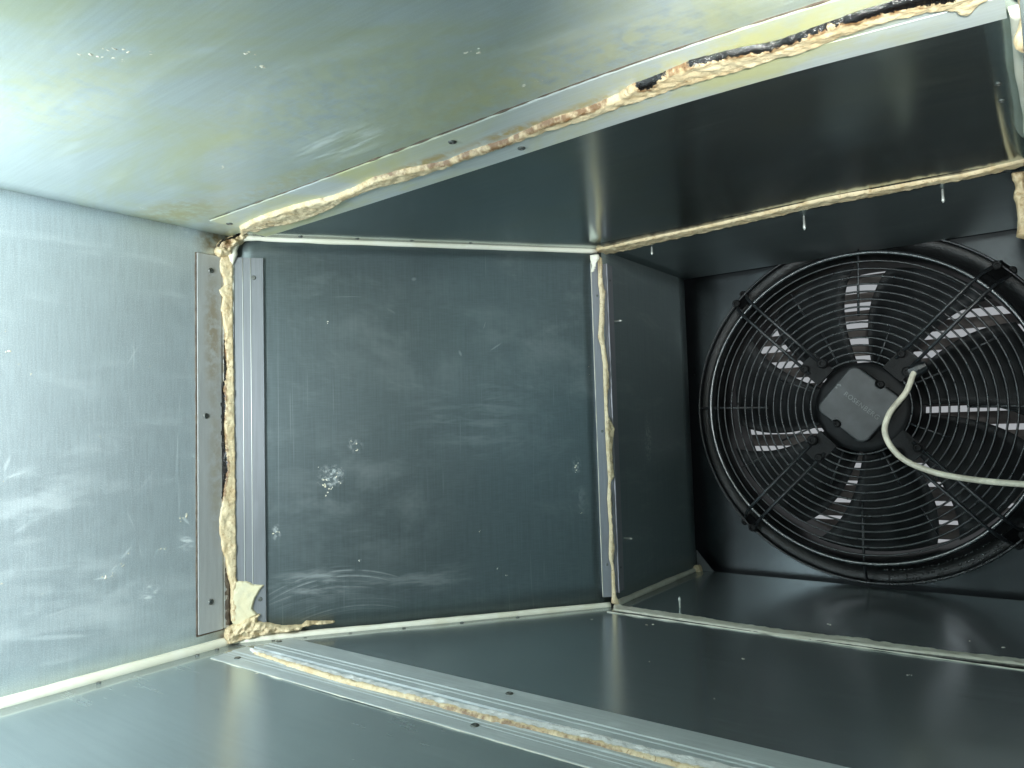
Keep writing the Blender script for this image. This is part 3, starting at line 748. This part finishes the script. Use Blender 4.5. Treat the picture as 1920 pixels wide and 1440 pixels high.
s = strip("flange_strip", lambda a, v: (a, v + 0.0, zc(a, v)), (0, 0, -1), 0.058, 0.975, 40, prof_c1, M['strip_ceiling'], near, "stained strip on near ceiling")
for (x, y) in ((0.0666, -0.0402), (0.4889, -0.0462)):
    screw((x, y, zc(x, y) - 0.0016), (0, 0, -1), 0.0046, s)
dl = smooth_path([Vector((x, -0.0668, zc(x, -0.0668) - 0.0006)) for x in np.linspace(0.06, 0.97, 40)], 6)
V, F = tube(dl, [max(0.0002, 0.0011 * (0.65 + 1.1 * noise.noise(Vector((q.x * 55, 1, 7)))) * min(1.0, 0.35 + q.x * 1.5)) for q in dl], 6)
link("seam_dirt", mesh("seam_dirt", V, F, None, True), M['gap'], s)
prof_c2 = [(-0.001, 0), (-0.0005, 0.0014), (0.0355, 0.0014), (0.0362, 0)]
s = strip("flange_strip", lambda a, v: (a, v, zc(a, v)), (0, 0, -1), 0.045, 0.975, 40, prof_c2, M['strip_ceiling'], mid, "stained strip on middle ceiling")
screw((0.533, 0.0184, zc(0.533, 0.0184) - 0.0018), (0, 0, -1), 0.0044, s)
prof_f1 = [(-0.060, 0), (-0.0585, 0.0010), (-0.0405, 0.0012), (-0.0392, 0.0017), (-0.0375, 0.0012), (-0.0340, 0.0012), (-0.0327, 0.0018), (-0.0310, 0.0012), (-0.0270, 0.0014), (-0.0250, 0.0024), (-0.0035, 0.0024), (-0.003, 0.0)]
s = strip("flange_strip", lambda a, v: (a, v, 0), (0, 0, 1), 0.045, 0.975, 20, prof_f1, M['strip_floor'], near, "pale ribbed strip on near floor")
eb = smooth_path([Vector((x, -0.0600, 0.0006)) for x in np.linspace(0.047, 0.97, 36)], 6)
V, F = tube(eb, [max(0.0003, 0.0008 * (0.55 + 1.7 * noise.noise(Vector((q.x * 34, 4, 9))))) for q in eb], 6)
link("edge_bead_or_glint", mesh("edge_bead_or_glint", V, F, None, True), M['caulk_far'], s)
for (x, y) in ((0.0804, -0.0411), (0.497, -0.0436)):
    screw((x, y, 0.0012), (0, 0, 1), 0.0046, s)
prof_f2 = [(-0.002, 0), (-0.0015, 0.0040), (0.0080, 0.0040), (0.0090, 0.0018), (0.0138, 0.0016), (0.0152, 0.0024), (0.0166, 0.0016), (0.0225, 0.0016), (0.0240, 0.0026), (0.0256, 0.0014), (0.0600, 0.0012), (0.062, 0)]
s = strip("flange_strip", lambda a, v: (a, v, 0), (0, 0, 1), 0.060, 0.975, 20, prof_f2, M['strip_floor'], mid, "pale ribbed strip on middle floor")
for (x, y) in ((0.0625, 0.0376), (0.4731, 0.0465)):
    screw((x, y, 0.0012), (0, 0, 1), 0.0046, s)

# ---- flange strips either side of the far joint
s = strip("flange_strip", lambda a, v: DM * v + UP * a, NM, 0.016, 0.578, 1,
          [(0.5797, 0), (0.5799, 0.0040), (0.5955, 0.0042), (0.598, 0.0)], M['strip_far'], mid, "narrow strip at the far joint")
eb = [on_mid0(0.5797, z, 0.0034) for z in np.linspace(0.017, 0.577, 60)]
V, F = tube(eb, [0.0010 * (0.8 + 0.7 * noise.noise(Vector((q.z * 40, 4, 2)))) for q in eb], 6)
link("edge_bead_or_glint", mesh("edge_bead_or_glint", V, F, None, True), M['caulk_far'], s)  # pale tube stands in for the highlight along the strip's edge
for z in (0.069, 0.29, 0.52):
    screw(DM * 0.5885 + UP * z + NM * 0.0046, NM, 0.0022, s)
s = strip("flange_strip", lambda a, v: (B0.x, v, a), (1, 0, 0), 0.021, 0.576, 1,
          [(0.472, 0), (0.4725, 0.009), (0.477, 0.009), (0.478, 0.0045), (0.4995, 0.004), (0.500, 0)], M['strip_far'], far, "narrow grey strip beside the far joint")
for z in (0.06, 0.55):
    screw((B0.x + 0.004, 0.49, z), (1, 0, 0), 0.002, s)
s = strip("flange_strip", lambda a, v: (a, v, zc(a, v)), (0, 0, -1), 0.39, 0.945, 20,
          [(0.427, 0), (0.4278, 0.0006), (0.4290, 0.0006), (0.448, 0.0008), (0.4488, 0.0012), (0.4496, 0.0008), (0.462, 0.0010), (0.4625, 0)], M['strip_dark'], mid, "dark strip on the ceiling before the far joint")
s = strip("flange_strip", lambda a, v: (a, v, 0), (0, 0, 1), 0.39, 0.965, 20,
          [(0.4265, 0), (0.4272, 0.0007), (0.4283, 0.0007), (0.4290, 0.0004), (0.4310, 0.0004), (0.4316, 0.0008), (0.4325, 0.0005), (0.4625, 0.0008), (0.463, 0)],
          M['strip_dark'], mid, "dark strip on the floor before the far joint")

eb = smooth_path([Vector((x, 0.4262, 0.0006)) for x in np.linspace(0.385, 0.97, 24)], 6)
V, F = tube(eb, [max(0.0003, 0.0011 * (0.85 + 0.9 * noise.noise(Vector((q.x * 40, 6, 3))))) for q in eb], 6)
link("edge_bead_or_glint", mesh("edge_bead_or_glint", V, F, None, True), M['caulk_far'], s)  # pale line along the near edge of the dark floor strip

# ---- clean caulk run along the folded seams


def caulk(pts, r, mat, parent, seed, label=None):
    P = smooth_path(pts, 12)
    rr = []
    for i, p in enumerate(P):
        base = r if not callable(r) else r(i / (len(P) - 1))
        rr.append(base * (1 + 0.16 * noise.noise(Vector((i * 0.21, seed, 0))) + 0.22 * noise.noise(Vector((p.x * 11, p.y * 11, p.z * 11 + seed)))))
    V, F = tube(P, rr, 10)
    return link("caulk_bead", mesh("caulk_bead", V, F, None, True), mat, parent, label)


def on_mid(u, z, h): return DM * u + UP * z + NM * h


caulk([(0.0015, y, 0.0015) for y in (-1.58, -1.2, -0.8, -0.5, -0.3, -0.15, -0.004)], 0.0088, M['caulk'], near, 1.0, "thick white caulk along the left wall foot")
for y in (-0.03, -0.06, -0.19):
    screw((0.014, y, 0.0), (0, 0, 1), 0.0030, near)
caulk([on_mid(0.006, 0.556, 0.007), on_mid(0.008, 0.580, 0.008), on_mid(0.016, 0.594, 0.007), on_mid(0.035, 0.5985, 0.005), on_mid(0.07, 0.5985, 0.0015)] +
      [on_mid(u, 0.5985, 0.001) for u in (0.15, 0.3, 0.45, 0.592)], lambda t: min(0.0075 - 0.0028 * min(1, t * 3), 0.0014 + 0.07 * t), M['caulk'], mid, 2.0, "white caulk along the top of the dark wall")
caulk([on_mid(0.0068, z, 0.0050) for z in (0.08, 0.2, 0.3, 0.4, 0.5, 0.562)], 0.0016, M['caulk'], mid, 2.4, "thin white edge of the near sealant")
for u in (0.05, 0.105, 0.19, 0.275, 0.37):
    p = on_mid(u, 0.0, 0.011)
    screw((p.x, p.y, zc(p.x, p.y)), (0, 0, -1), 0.0030, mid)
caulk([on_mid(u, 0.0015, 0.002) for u in (0.003, 0.03, 0.06, 0.10, 0.2, 0.3, 0.4, 0.5, 0.592)], lambda t: 0.0068 - 0.0012 * t, M['caulk'], mid, 3.0, "white caulk along the foot of the dark wall")
for u in (0.06, 0.105, 0.17, 0.25, 0.34, 0.43):
    p = on_mid(u, 0.0, 0.013)
    screw((p.x, p.y, 0.0), (0, 0, 1), 0.0030, mid)
caulk([(B0.x + 0.001, y, 0.0015) for y in (0.478, 0.55, 0.65, 0.75, 0.806)], 0.0062, M['caulk_far'], far, 4.0, "grey caulk along the far wall foot")
patch("caulk_lump", fr_floor, [(0.372, 0.795), (0.388, 0.80), (0.389, 0.815), (0.372, 0.816)], 0.012, M['sealant_far'], far, 0.002, 3.0)
caulk([(0.983, y, 0.598) for y in (0.02, 0.15, 0.3, 0.45)], 0.007, M['caulk'], mid, 6.0)
for y in (0.17, 0.215):
    screw((0.962, y, zc(0.962, y)), (0, 0, -1), 0.0028, mid)
caulk([(0.981, y, 0.0015) for y in (0.02, 0.15, 0.3, 0.45)], 0.006, M['caulk'], mid, 7.0)

# screw points that come through the sheet
def tip(p, n, ln, parent, r=0.0022):
    p, n = Vector(p), Vector(n)
    V, F = tube([p - n * 0.002, p + n * ln * 0.55, p + n * ln * 0.8, p + n * ln], [r * 0.75, r * 0.8, r * 1.1, r * 0.45], 8)
    return link("screw_point", mesh("screw_point", V, F, None, True), M['tip'], parent)


for (x, y, ln) in ((0.7022, 0.497, 0.021), (0.8811, 0.494, 0.018), (0.4481, 0.5132, 0.013)):
    tip((x, y, H), (0, 0, -1), ln, far)
tip((0.4741, 0.5077, 0.0), (0, 0, 1), 0.018, far)
tip((B0.x, 0.5038, 0.4801), (1, 0, 0), 0.017, far)
tip((B0.x, 0.5124, 0.1054), (1, 0, 0), 0.016, far)

crumbs("sealant_crumbs", fr_mid, D['flakes'], M['flake'], mid, 3)
crumbs("sealant_crumbs", fr_ceil, D['ceil_flakes'], M['flake'], near, 4)
crumbs("sealant_crumbs", fr_wall, D['wall_flakes'], M['flake'], near, 5)
crumbs("sealant_crumbs", fr_floor, D['floor_flakes'], M['flake'], mid, 6)
me = mesh("corner_gusset", [(0.375, 0.8165, 0.040), (0.375, 0.8165, -0.003), (0.412, 0.8165, -0.003), (0.375, 0.820, 0.040), (0.375, 0.820, -0.003), (0.412, 0.820, -0.003)],
          [(0, 1, 2), (5, 4, 3), (0, 3, 4, 1), (1, 4, 5, 2), (2, 5, 3, 0)])
link("corner_gusset", me, M['strip'], far)

# ------------------------------------------------------------------ sealant smeared over the joints
nj = thing("joint_sealant", "thick torn cream sealant with black grime round the near joint", "sealant", (0.5, 0, 0), "sealant round the duct joints")
patch("wall_bead", fr_near_joint, D['near_wall'], 0.0062, M['sealant'], nj, 0.0013, 1.0, 0.0, 0.003, 0.25, ragged=0.0010,
      zones=((D['near_wall_black'], 'grime', -0.0012, -0.0006), (D['near_wall_black'], 'stain', 0.0, 0.0025)))
patch("wall_grime", fr_near_joint, D['near_wall_black'], 0.0040, M['grime'], nj, 0.0014, 2.0, 0.0, 0.003, 0.5)
patch("torn_edge", fr_near_joint, D['tear'], 0.001, M['gap'], nj, 0.002, 2.5, -0.003, 0.004, 0.5)
patch("corner_lump", fr_near_joint, D['near_corner_top'], 0.017, M['sealant'], nj, 0.0012, 3.0, 0.0, 0.007, 0.35,
      zones=((D['near_corner_brown'], 'stain', -0.001, 0.001), (D['near_corner_black'], 'grime', 0.0005, -0.0003)))
patch("ceiling_bead", fr_ceil, D['near_ceiling'], 0.0075, M['sealant'], nj, 0.0013, 6.0, 0.0, 0.004, 0.18, ragged=0.0012,
      zones=((D['near_ceiling_rim'], 'stain', 0.0, 0.0), (D['near_ceiling_black2'], 'stain', 0.0, 0.0), (D['near_ceiling_black'], 'stain', 0.0, 0.003), (D['near_ceiling_black'], 'grime', -0.0012, -0.0004)))
patch("floor_bead", fr_floor, D['near_floor'], 0.0056, M['sealant'], nj, 0.0014, 9.0, 0.0, 0.004, 0.22, ragged=0.0012, label="whitish run across the floor",
      zones=((D['near_floor_up'], 'lip_shine', 0.0, 0.0006), (D['near_floor_rust'], 'stain', -0.0008, 0.0)))  # white upper zone paints the flange lip's reflection into the bead colour
patch("smear", fr_mid, D['smear'], 0.0085, M['smear'], nj, 0.0014, 11.0, 0.003, 0.002, 0.10)
patch("corner_mess", fr_mid, D['corner_mess'], 0.0135, M['sealant'], nj, 0.0012, 12.0, 0.0, 0.005, 0.6, zones=((D['corner_rust'], 'stain', 0.0, 0.001),))
patch("side_bead", fr_right_near, D['near_right'], 0.012, M['sealant'], nj, 0.0012, 14.0, 0.0, 0.006, 0.4)

fj = thing("joint_sealant", "thin cream sealant line round the far joint beside the fan", "sealant", (0.67, 0.47, 0), "sealant round the duct joints")
patch("wall_bead", fr_far_joint, D['far_wall'], 0.0055, M['sealant_far'], fj, 0.0012, 21.0, 0.0, 0.003, 0.3)
patch("drip", fr_far_joint, D['far_drip'], 0.012, M['caulk'], fj, 0.0012, 22.0, 0.0, 0.004, 0.3)
patch("ceiling_bead", fr_ceil, D['far_ceiling'], 0.0045, M['sealant'], fj, 0.0015, 23.0, 0.0, 0.003, 0.35, ragged=0.0010)
patch("floor_bead", fr_floor, D['far_floor'], 0.0030, M['caulk_far'], fj, 0.0015, 24.0, 0.0, 0.003, 0.35, ragged=0.0012)
patch("side_bead", fr_right_far, D['far_right'], 0.010, M['sealant'], fj, 0.0012, 25.0, 0.0, 0.005, 0.4)

# ------------------------------------------------------------------ the fan
FC = Vector((0.708, 0.0, 0.319))
fan = thing("axial_fan", "black axial fan behind a round wire guard at the duct end", "fan", (0.708, 0.85, 0.0))


def polar(r, a, y): return Vector((FC.x + r * math.cos(a), y, FC.z + r * math.sin(a)))


K = 96
V, F, UV = [], [], []
x0, x1, z0, z1 = 0.345, 1.10, -0.04, 0.69
for yy in (0.845, 0.849):
    for ring in (0, 1):
        for i in range(K):
            a = 2 * math.pi * i / K
            c, sn = math.cos(a), math.sin(a)
            if ring == 0:
                p = polar(0.306, a, yy)
            else:
                t = min((x1 - FC.x) / c if c > 1e-6 else (x0 - FC.x) / c if c < -1e-6 else 9,
                        (z1 - FC.z) / sn if sn > 1e-6 else (z0 - FC.z) / sn if sn < -1e-6 else 9)
                p = Vector((FC.x + t * c, yy, FC.z + t * sn))
            V.append(p)
            UV.append((p.x, p.z))
for i in range(K):
    j = (i + 1) % K
    F += [(i, j, K + j, K + i), (2 * K + i, 3 * K + i, 3 * K + j, 2 * K + j), (i, 2 * K + i, 2 * K + j, j), (K + i, K + j, 3 * K + j, 3 * K + i)]
link("mounting_plate", mesh("mounting_plate", V, F, UV), M['plate'], fan)


def lathe(name, prof, mat, parent, k=96, closed=False):
    V, F = [], []
    m = len(prof)
    for i in range(k):
        a = 2 * math.pi * i / k
        for r, y in prof:
            V.append(polar(r, a, y))
    for i in range(k):
        j = (i + 1) % k
        for q in range(m if closed else m - 1):
            F.append((i * m + q, j * m + q, j * m + (q + 1) % m, i * m + (q + 1) % m))
    return link(name, mesh(name, V, F, None, True), mat, parent)


inlet = lathe("inlet_ring", [(0.317, 0.846), (0.3155, 0.832), (0.313, 0.825), (0.307, 0.822), (0.296, 0.826), (0.286, 0.836), (0.279, 0.852), (0.275, 0.875),
                     (0.274, 1.0), (0.279, 1.0), (0.281, 0.880), (0.295, 0.850), (0.306, 0.846)], M['ring'], fan, 128, True)


def torus(r, y, w, mat, parent, name="guard_ring", k=112):
    return lathe(name, [(r + w * math.cos(t), y + w * math.sin(t)) for t in (2 * math.pi * q / 6 for q in range(6))], mat, parent, k, True)


torus(0.3125, 0.816, 0.0022, M['wire'], fan)
torus(0.272, 0.776, 0.0042, M['gloss'], fan)
NR_ = 14
for i in range(NR_):
    r = 0.082 + i * 0.01345
    torus(r, 0.770 + 0.004 * (r / 0.27), 0.0017, M['wire'], fan)


def rod(pts, r, name, mat, parent, k=8):
    V, F = tube(pts, r, k)
    return link(name, mesh(name, V, F, None, True), mat, parent)


for q in range(4):
    a = R(90 * q - 2)
    rod([polar(0.314, a, 0.824), polar(0.300, a, 0.800), polar(0.275, a, 0.7815), polar(0.16, a, 0.7765)], 0.0024, "guard_spoke", M['wire'], fan, 6)
for q in range(8):
    a = R(22.5 + 45 * q)
    rod([polar(0.083, a, 0.7745), polar(0.15, a, 0.7760)], 0.0017, "guard_spoke", M['wire'], fan, 6)
    if q % 2 == 0:
        rod([polar(0.19, a + R(4), 0.7765), polar(0.24, a + R(4), 0.7770)], 0.0017, "guard_spoke", M['wire'], fan, 6)


def bar_between(a, b, w, d):
    """flat bar from a to b, w wide in the fan plane, d deep along y"""
    t = (b - a).normalized()
    sd = Vector((-t.z, 0, t.x)) * (w / 2)
    dy = Vector((0, d / 2, 0))
    V = [a - sd - dy, a + sd - dy, a + sd + dy, a - sd + dy, b - sd - dy, b + sd - dy, b + sd + dy, b - sd + dy]
    F = [(0, 1, 2, 3), (7, 6, 5, 4), (0, 4, 5, 1), (1, 5, 6, 2), (2, 6, 7, 3), (3, 7, 4, 0)]
    return V, F


def ring_bolt(p, r, parent, name="bolt"):
    V, F = [], []
    k = 12
    for rr, h in ((1, 0.5), (1, -0.3), (0.72, -0.5), (0.45, -0.5), (0.4, -0.2), (0.2, -0.25)):
        for i in range(k):
            a = 2 * math.pi * i / k
            V.append(p + Vector((rr * r * math.cos(a), h * r, rr * r * math.sin(a))))
    for q in range(5):
        for i in range(k):
            F.append((q * k + i, q * k + (i + 1) % k, (q + 1) * k + (i + 1) % k, (q + 1) * k + i))
    F.append(tuple(range(5 * k, 6 * k)))
    return link(name, mesh(name, V, F), M['bracket'], parent)


for q, ang in enumerate((44.5, 134, 225, 314.5)):
    a = R(ang)
    side = Vector((-math.sin(a), 0, math.cos(a)))
    v1, f1 = bar_between(polar(0.076, a, 0.772), polar(0.122, a, 0.772), 0.038, 0.010)
    v2, f2 = bar_between(polar(0.290, a, 0.800), polar(0.320, a, 0.836), 0.036, 0.008)
    arm = link("support_arm", mesh("support_arm", v1, f1), M['bracket'], fan)
    link("foot", mesh("foot", v2, f2), M['bracket'], arm)
    for sg in (-1, 1):
        off = side * (0.0135 * sg)
        rod([polar(0.10, a, 0.7665) + off, polar(0.262, a, 0.7665) + off, polar(0.285, a, 0.778) + off, polar(0.318, a, 0.830) + off], 0.0030, "rod", M['wire'], arm)
    ring_bolt(polar(0.308, a, 0.804) + side * 0.010, 0.0075, arm)
    ring_bolt(polar(0.316, a, 0.820) - side * 0.010, 0.0065, arm)
    ring_bolt(polar(0.096, a, 0.760) - side * 0.016, 0.009, arm)
    ring_bolt(polar(0.112, a, 0.762) + side * 0.012, 0.007, arm)

# motor with its square cover
lathe("motor", [(0.0, 0.790), (0.070, 0.788), (0.079, 0.795), (0.082, 0.83), (0.082, 0.93), (0.0, 0.935)], M['blade'], fan, 40)


def rounded_square(half, rad, n=6):
    out = []
    for cx, cy, a0 in ((1, 1, 0), (-1, 1, 90), (-1, -1, 180), (1, -1, 270)):
        for i in range(n + 1):
            a = R(a0 + 90 * i / n)
            out.append((cx * (half - rad) + rad * math.cos(a), cy * (half - rad) + rad * math.sin(a)))
    return out


CA = R(-41.5)
CC = Vector((0.7075, 0.0, 0.3235))


def cover_pt(u, v, y): return Vector((CC.x + u * math.cos(CA) - v * math.sin(CA), y, CC.z + u * math.sin(CA) + v * math.cos(CA)))


base = rounded_square(0.0505, 0.014)
# two screw notches, in the middle of opposite edges
def notched(half, rad):
    out = []
    pts = rounded_square(half, rad)
    for i, (u, v) in enumerate(pts):
        out.append((u, v))
        nu_, nv_ = pts[(i + 1) % len(pts)]
        if abs(v) > half - 0.001 and abs(nv_) > half - 0.001 and abs(nu_ - u) > 0.02:
            sg = 1 if v > 0 else -1
            c = 0.006 * sg
            d = 1 if nu_ > u else -1
            for k in range(7):
                t = math.pi * k / 6
                out.append((c - d * 0.009 * math.cos(t), v - sg * 0.008 * math.sin(t)))
    return out


ol = notched(0.0505, 0.014)
n_ = len(ol)
V, F = [], []
for sc, y in ((1.0, 0.790), (1.0, 0.762), (0.985, 0.7605), (0.95, 0.7598)):
    for u, v in ol:
        V.append(cover_pt(u * sc, v * sc, y))
for q in range(3):
    for i in range(n_):
        F.append((q * n_ + i, q * n_ + (i + 1) % n_, (q + 1) * n_ + (i + 1) % n_, (q + 1) * n_ + i))
F.append(tuple(range(3 * n_, 4 * n_)))
cover = link("motor_cover", mesh("motor_cover", V, F), M['cover'], fan)
for sg in (-1, 1):
    ring_bolt(cover_pt(0.006 * sg, 0.0495 * sg, 0.7665), 0.006, cover, "cover_screw")
# raised maker's name, read along the cover from upper left to lower right
fc = bpy.data.curves.new("lettering", 'FONT')
fc.body = "ROSENBERG"
fc.size = 0.0116
fc.extrude = 0.0003
fc.align_x = 'CENTER'
fc.align_y = 'CENTER'
fc.space_character = 1.12
tmp = bpy.data.objects.new("lettering", fc)
COL.objects.link(tmp)
bpy.context.view_layer.update()
me = bpy.data.meshes.new_from_object(tmp.evaluated_get(bpy.context.evaluated_depsgraph_get()))
bpy.data.objects.remove(tmp)
me.materials.clear()
vx = cover_pt(1, 0, 0) - cover_pt(0, 0, 0)
vz = cover_pt(0, 1, 0) - cover_pt(0, 0, 0)
LO = cover_pt(0.006, 0.002, 0.7593)
for vtx in me.vertices:
    c = vtx.co.copy()
    vtx.co = LO + vx * c.x + vz * c.y + Vector((0, -c.z, 0))
link("lettering", me, M['letter'], cover)
lg = [(-0.049, 0.006), (-0.044, 0.0105), (-0.0405, 0.0085), (-0.0425, 0.0065), (-0.044, 0.0075), (-0.0465, 0.005)]
V = [cover_pt(u, v, 0.7592) for u, v in lg] + [cover_pt(u, v, 0.7600) for u, v in lg]
F = [tuple(range(6))] + [(i, (i + 1) % 6, 6 + (i + 1) % 6, 6 + i) for i in range(6)]
V += [cover_pt(-0.0455 + 0.0018 * math.cos(t), 0.0015 + 0.0018 * math.sin(t), y) for y in (0.7592, 0.76) for t in np.linspace(0, 2 * math.pi, 9)[:-1]]
F += [tuple(range(12, 20))] + [(12 + i, 12 + (i + 1) % 8, 20 + (i + 1) % 8, 20 + i) for i in range(8)]
link("logo", mesh("logo", V, F), M['letter'], cover)

# blades
bm_v, bm_f = [], []
nr, na = 12, 8
for sgn in (0, 1):
    for i in range(nr + 1):
        t = i / nr
        r = 0.078 + 0.190 * t
        sweep = R(-16) * t * t + R(6) * t
        w = R(41.5)
        pitch = 0.030 + 0.012 * t
        for j in range(na + 1):
            q = j / na - 0.5
            a = sweep + w * q
            y = 0.895 + pitch * q * 1.6 - 0.008 * (1 - 4 * q * q) + sgn * 0.003
            bm_v.append((r * math.cos(a), y, r * math.sin(a)))
NB = (nr + 1) * (na + 1)
def kb(s_, i, j): return s_ * NB + i * (na + 1) + j
for i in range(nr):
    for j in range(na):
        bm_f.append((kb(0, i, j), kb(0, i + 1, j), kb(0, i + 1, j + 1), kb(0, i, j + 1)))
        bm_f.append((kb(1, i, j), kb(1, i, j + 1), kb(1, i + 1, j + 1), kb(1, i + 1, j)))
for i in range(nr):
    for j in (0, na):
        bm_f.append((kb(0, i, j), kb(1, i, j), kb(1, i + 1, j), kb(0, i + 1, j)))
for j in range(na):
    for i in (0, nr):
        bm_f.append((kb(0, i, j), kb(0, i, j + 1), kb(1, i, j + 1), kb(1, i, j)))
blade_me = mesh("fan_blade", bm_v, bm_f, None, True)
GAP0 = 98.0
for q in range(7):
    ang = R(GAP0 + 25.7 + 360.0 / 7 * q)
    mtx = Matrix.Translation(FC) @ Matrix.Rotation(-ang, 4, 'Y')
    link("fan_blade", blade_me, M['blade'], fan, mtx=mtx)

# drops of oil on the guard and the inlet ring
rnd = random.Random(11)
bm = bmesh.new()
for i in range(520):
    lower = i < 380
    if lower:
        a = R(rnd.uniform(-88, -22))
        r, y = rnd.choice(((0.3125, 0.8130), (0.311, 0.8155), (0.300, 0.8235), (0.290, 0.831), (0.305, 0.8215)))
    else:
        a = R(rnd.uniform(0, 360))
        r = 0.082 + rnd.randrange(14) * 0.01345
        y = 0.770 + 0.004 * (r / 0.27) - 0.0015
    s = rnd.uniform(0.0007, 0.0017)
    bmesh.ops.create_icosphere(bm, subdivisions=1, radius=s, matrix=Matrix.Translation(polar(r, a, y)) @ Matrix.Diagonal((1, 1, rnd.uniform(1, 1.6), 1)))
me = bpy.data.meshes.new("oil_drops")
bm.to_mesh(me)
bm.free()
me.polygons.foreach_set("use_smooth", [True] * len(me.polygons))
link("oil_drops", me, M['gloss'], fan, kind='stuff')

# cable gland and the cable that leaves it
V, F = tube([polar(0.10, R(33), 0.766), polar(0.112, R(32), 0.764), polar(0.126, R(31), 0.763)], [0.012, 0.012, 0.008], 10)
link("cable_gland", mesh("cable_gland", V, F), M['wire'], fan)
cpts = [(0.806, 0.766, 0.385), (0.7973, 0.757, 0.3725), (0.7858, 0.745, 0.3407), (0.7633, 0.72, 0.306), (0.7584, 0.70, 0.2714), (0.7813, 0.69, 0.2347),
        (0.826, 0.68, 0.2129), (0.8823, 0.67, 0.2023), (0.9413, 0.66, 0.198), (0.985, 0.655, 0.196)]
V, F = tube(smooth_path(cpts, 10), 0.0047, 12)
cb = link("power_cable", mesh("power_cable", V, F, None, True), M['cable'])
cb['label'] = "ivory power cable curving down across the fan guard"
cb['category'] = "cable"

# ------------------------------------------------------------------ louvre shutter and sky behind the fan
lv = thing("louvre_shutter", "slatted brown louvre shutter seen through the fan blades", "louvre", (0.71, 1.12, -0.05))
fv, ff = [], []
for (a, b) in (((0.36, 1.12, -0.06), (0.36, 1.12, 0.70)), ((1.06, 1.12, -0.06), (1.06, 1.12, 0.70))):
    v1, f1 = bar_between(Vector(a), Vector(b), 0.04, 0.05)
    ff += [tuple(x + len(fv) for x in f) for f in f1]
    fv += v1
for zz in (-0.055, 0.695):
    v1, f1 = bar_between(Vector((0.38, 1.12, zz)), Vector((1.04, 1.12, zz)), 0.04, 0.046)
    ff += [tuple(x + len(fv) for x in f) for f in f1]
    fv += v1
link("shutter_frame", mesh("shutter_frame", fv, ff), M['frame'], lv)
sv = []
for y, z in ((-0.022, -0.016), (0.020, 0.016), (0.021, 0.0145), (-0.021, -0.0175)):
    for x in (0.38, 1.04):
        sv.append((x, y, z))
sf = [(0, 1, 3, 2), (2, 3, 5, 4), (4, 5, 7, 6), (6, 7, 1, 0), (0, 2, 4, 6), (1, 7, 5, 3)]
slat_me = mesh("slat", sv, sf)
for i in range(19):
    link("slat", slat_me, M['slat'], lv, mtx=Matrix.Translation((0, 1.12, -0.014 + i * 0.0385)) @ Matrix.Diagonal((1, 0.8, 0.78, 1)))
sk = mesh("sky", [(-2, 2.4, -2), (3.5, 2.4, -2), (3.5, 2.4, 2.6), (-2, 2.4, 2.6)], [(0, 3, 2, 1)])
so = link("sky", sk, M['sky'])
so['kind'] = "structure"
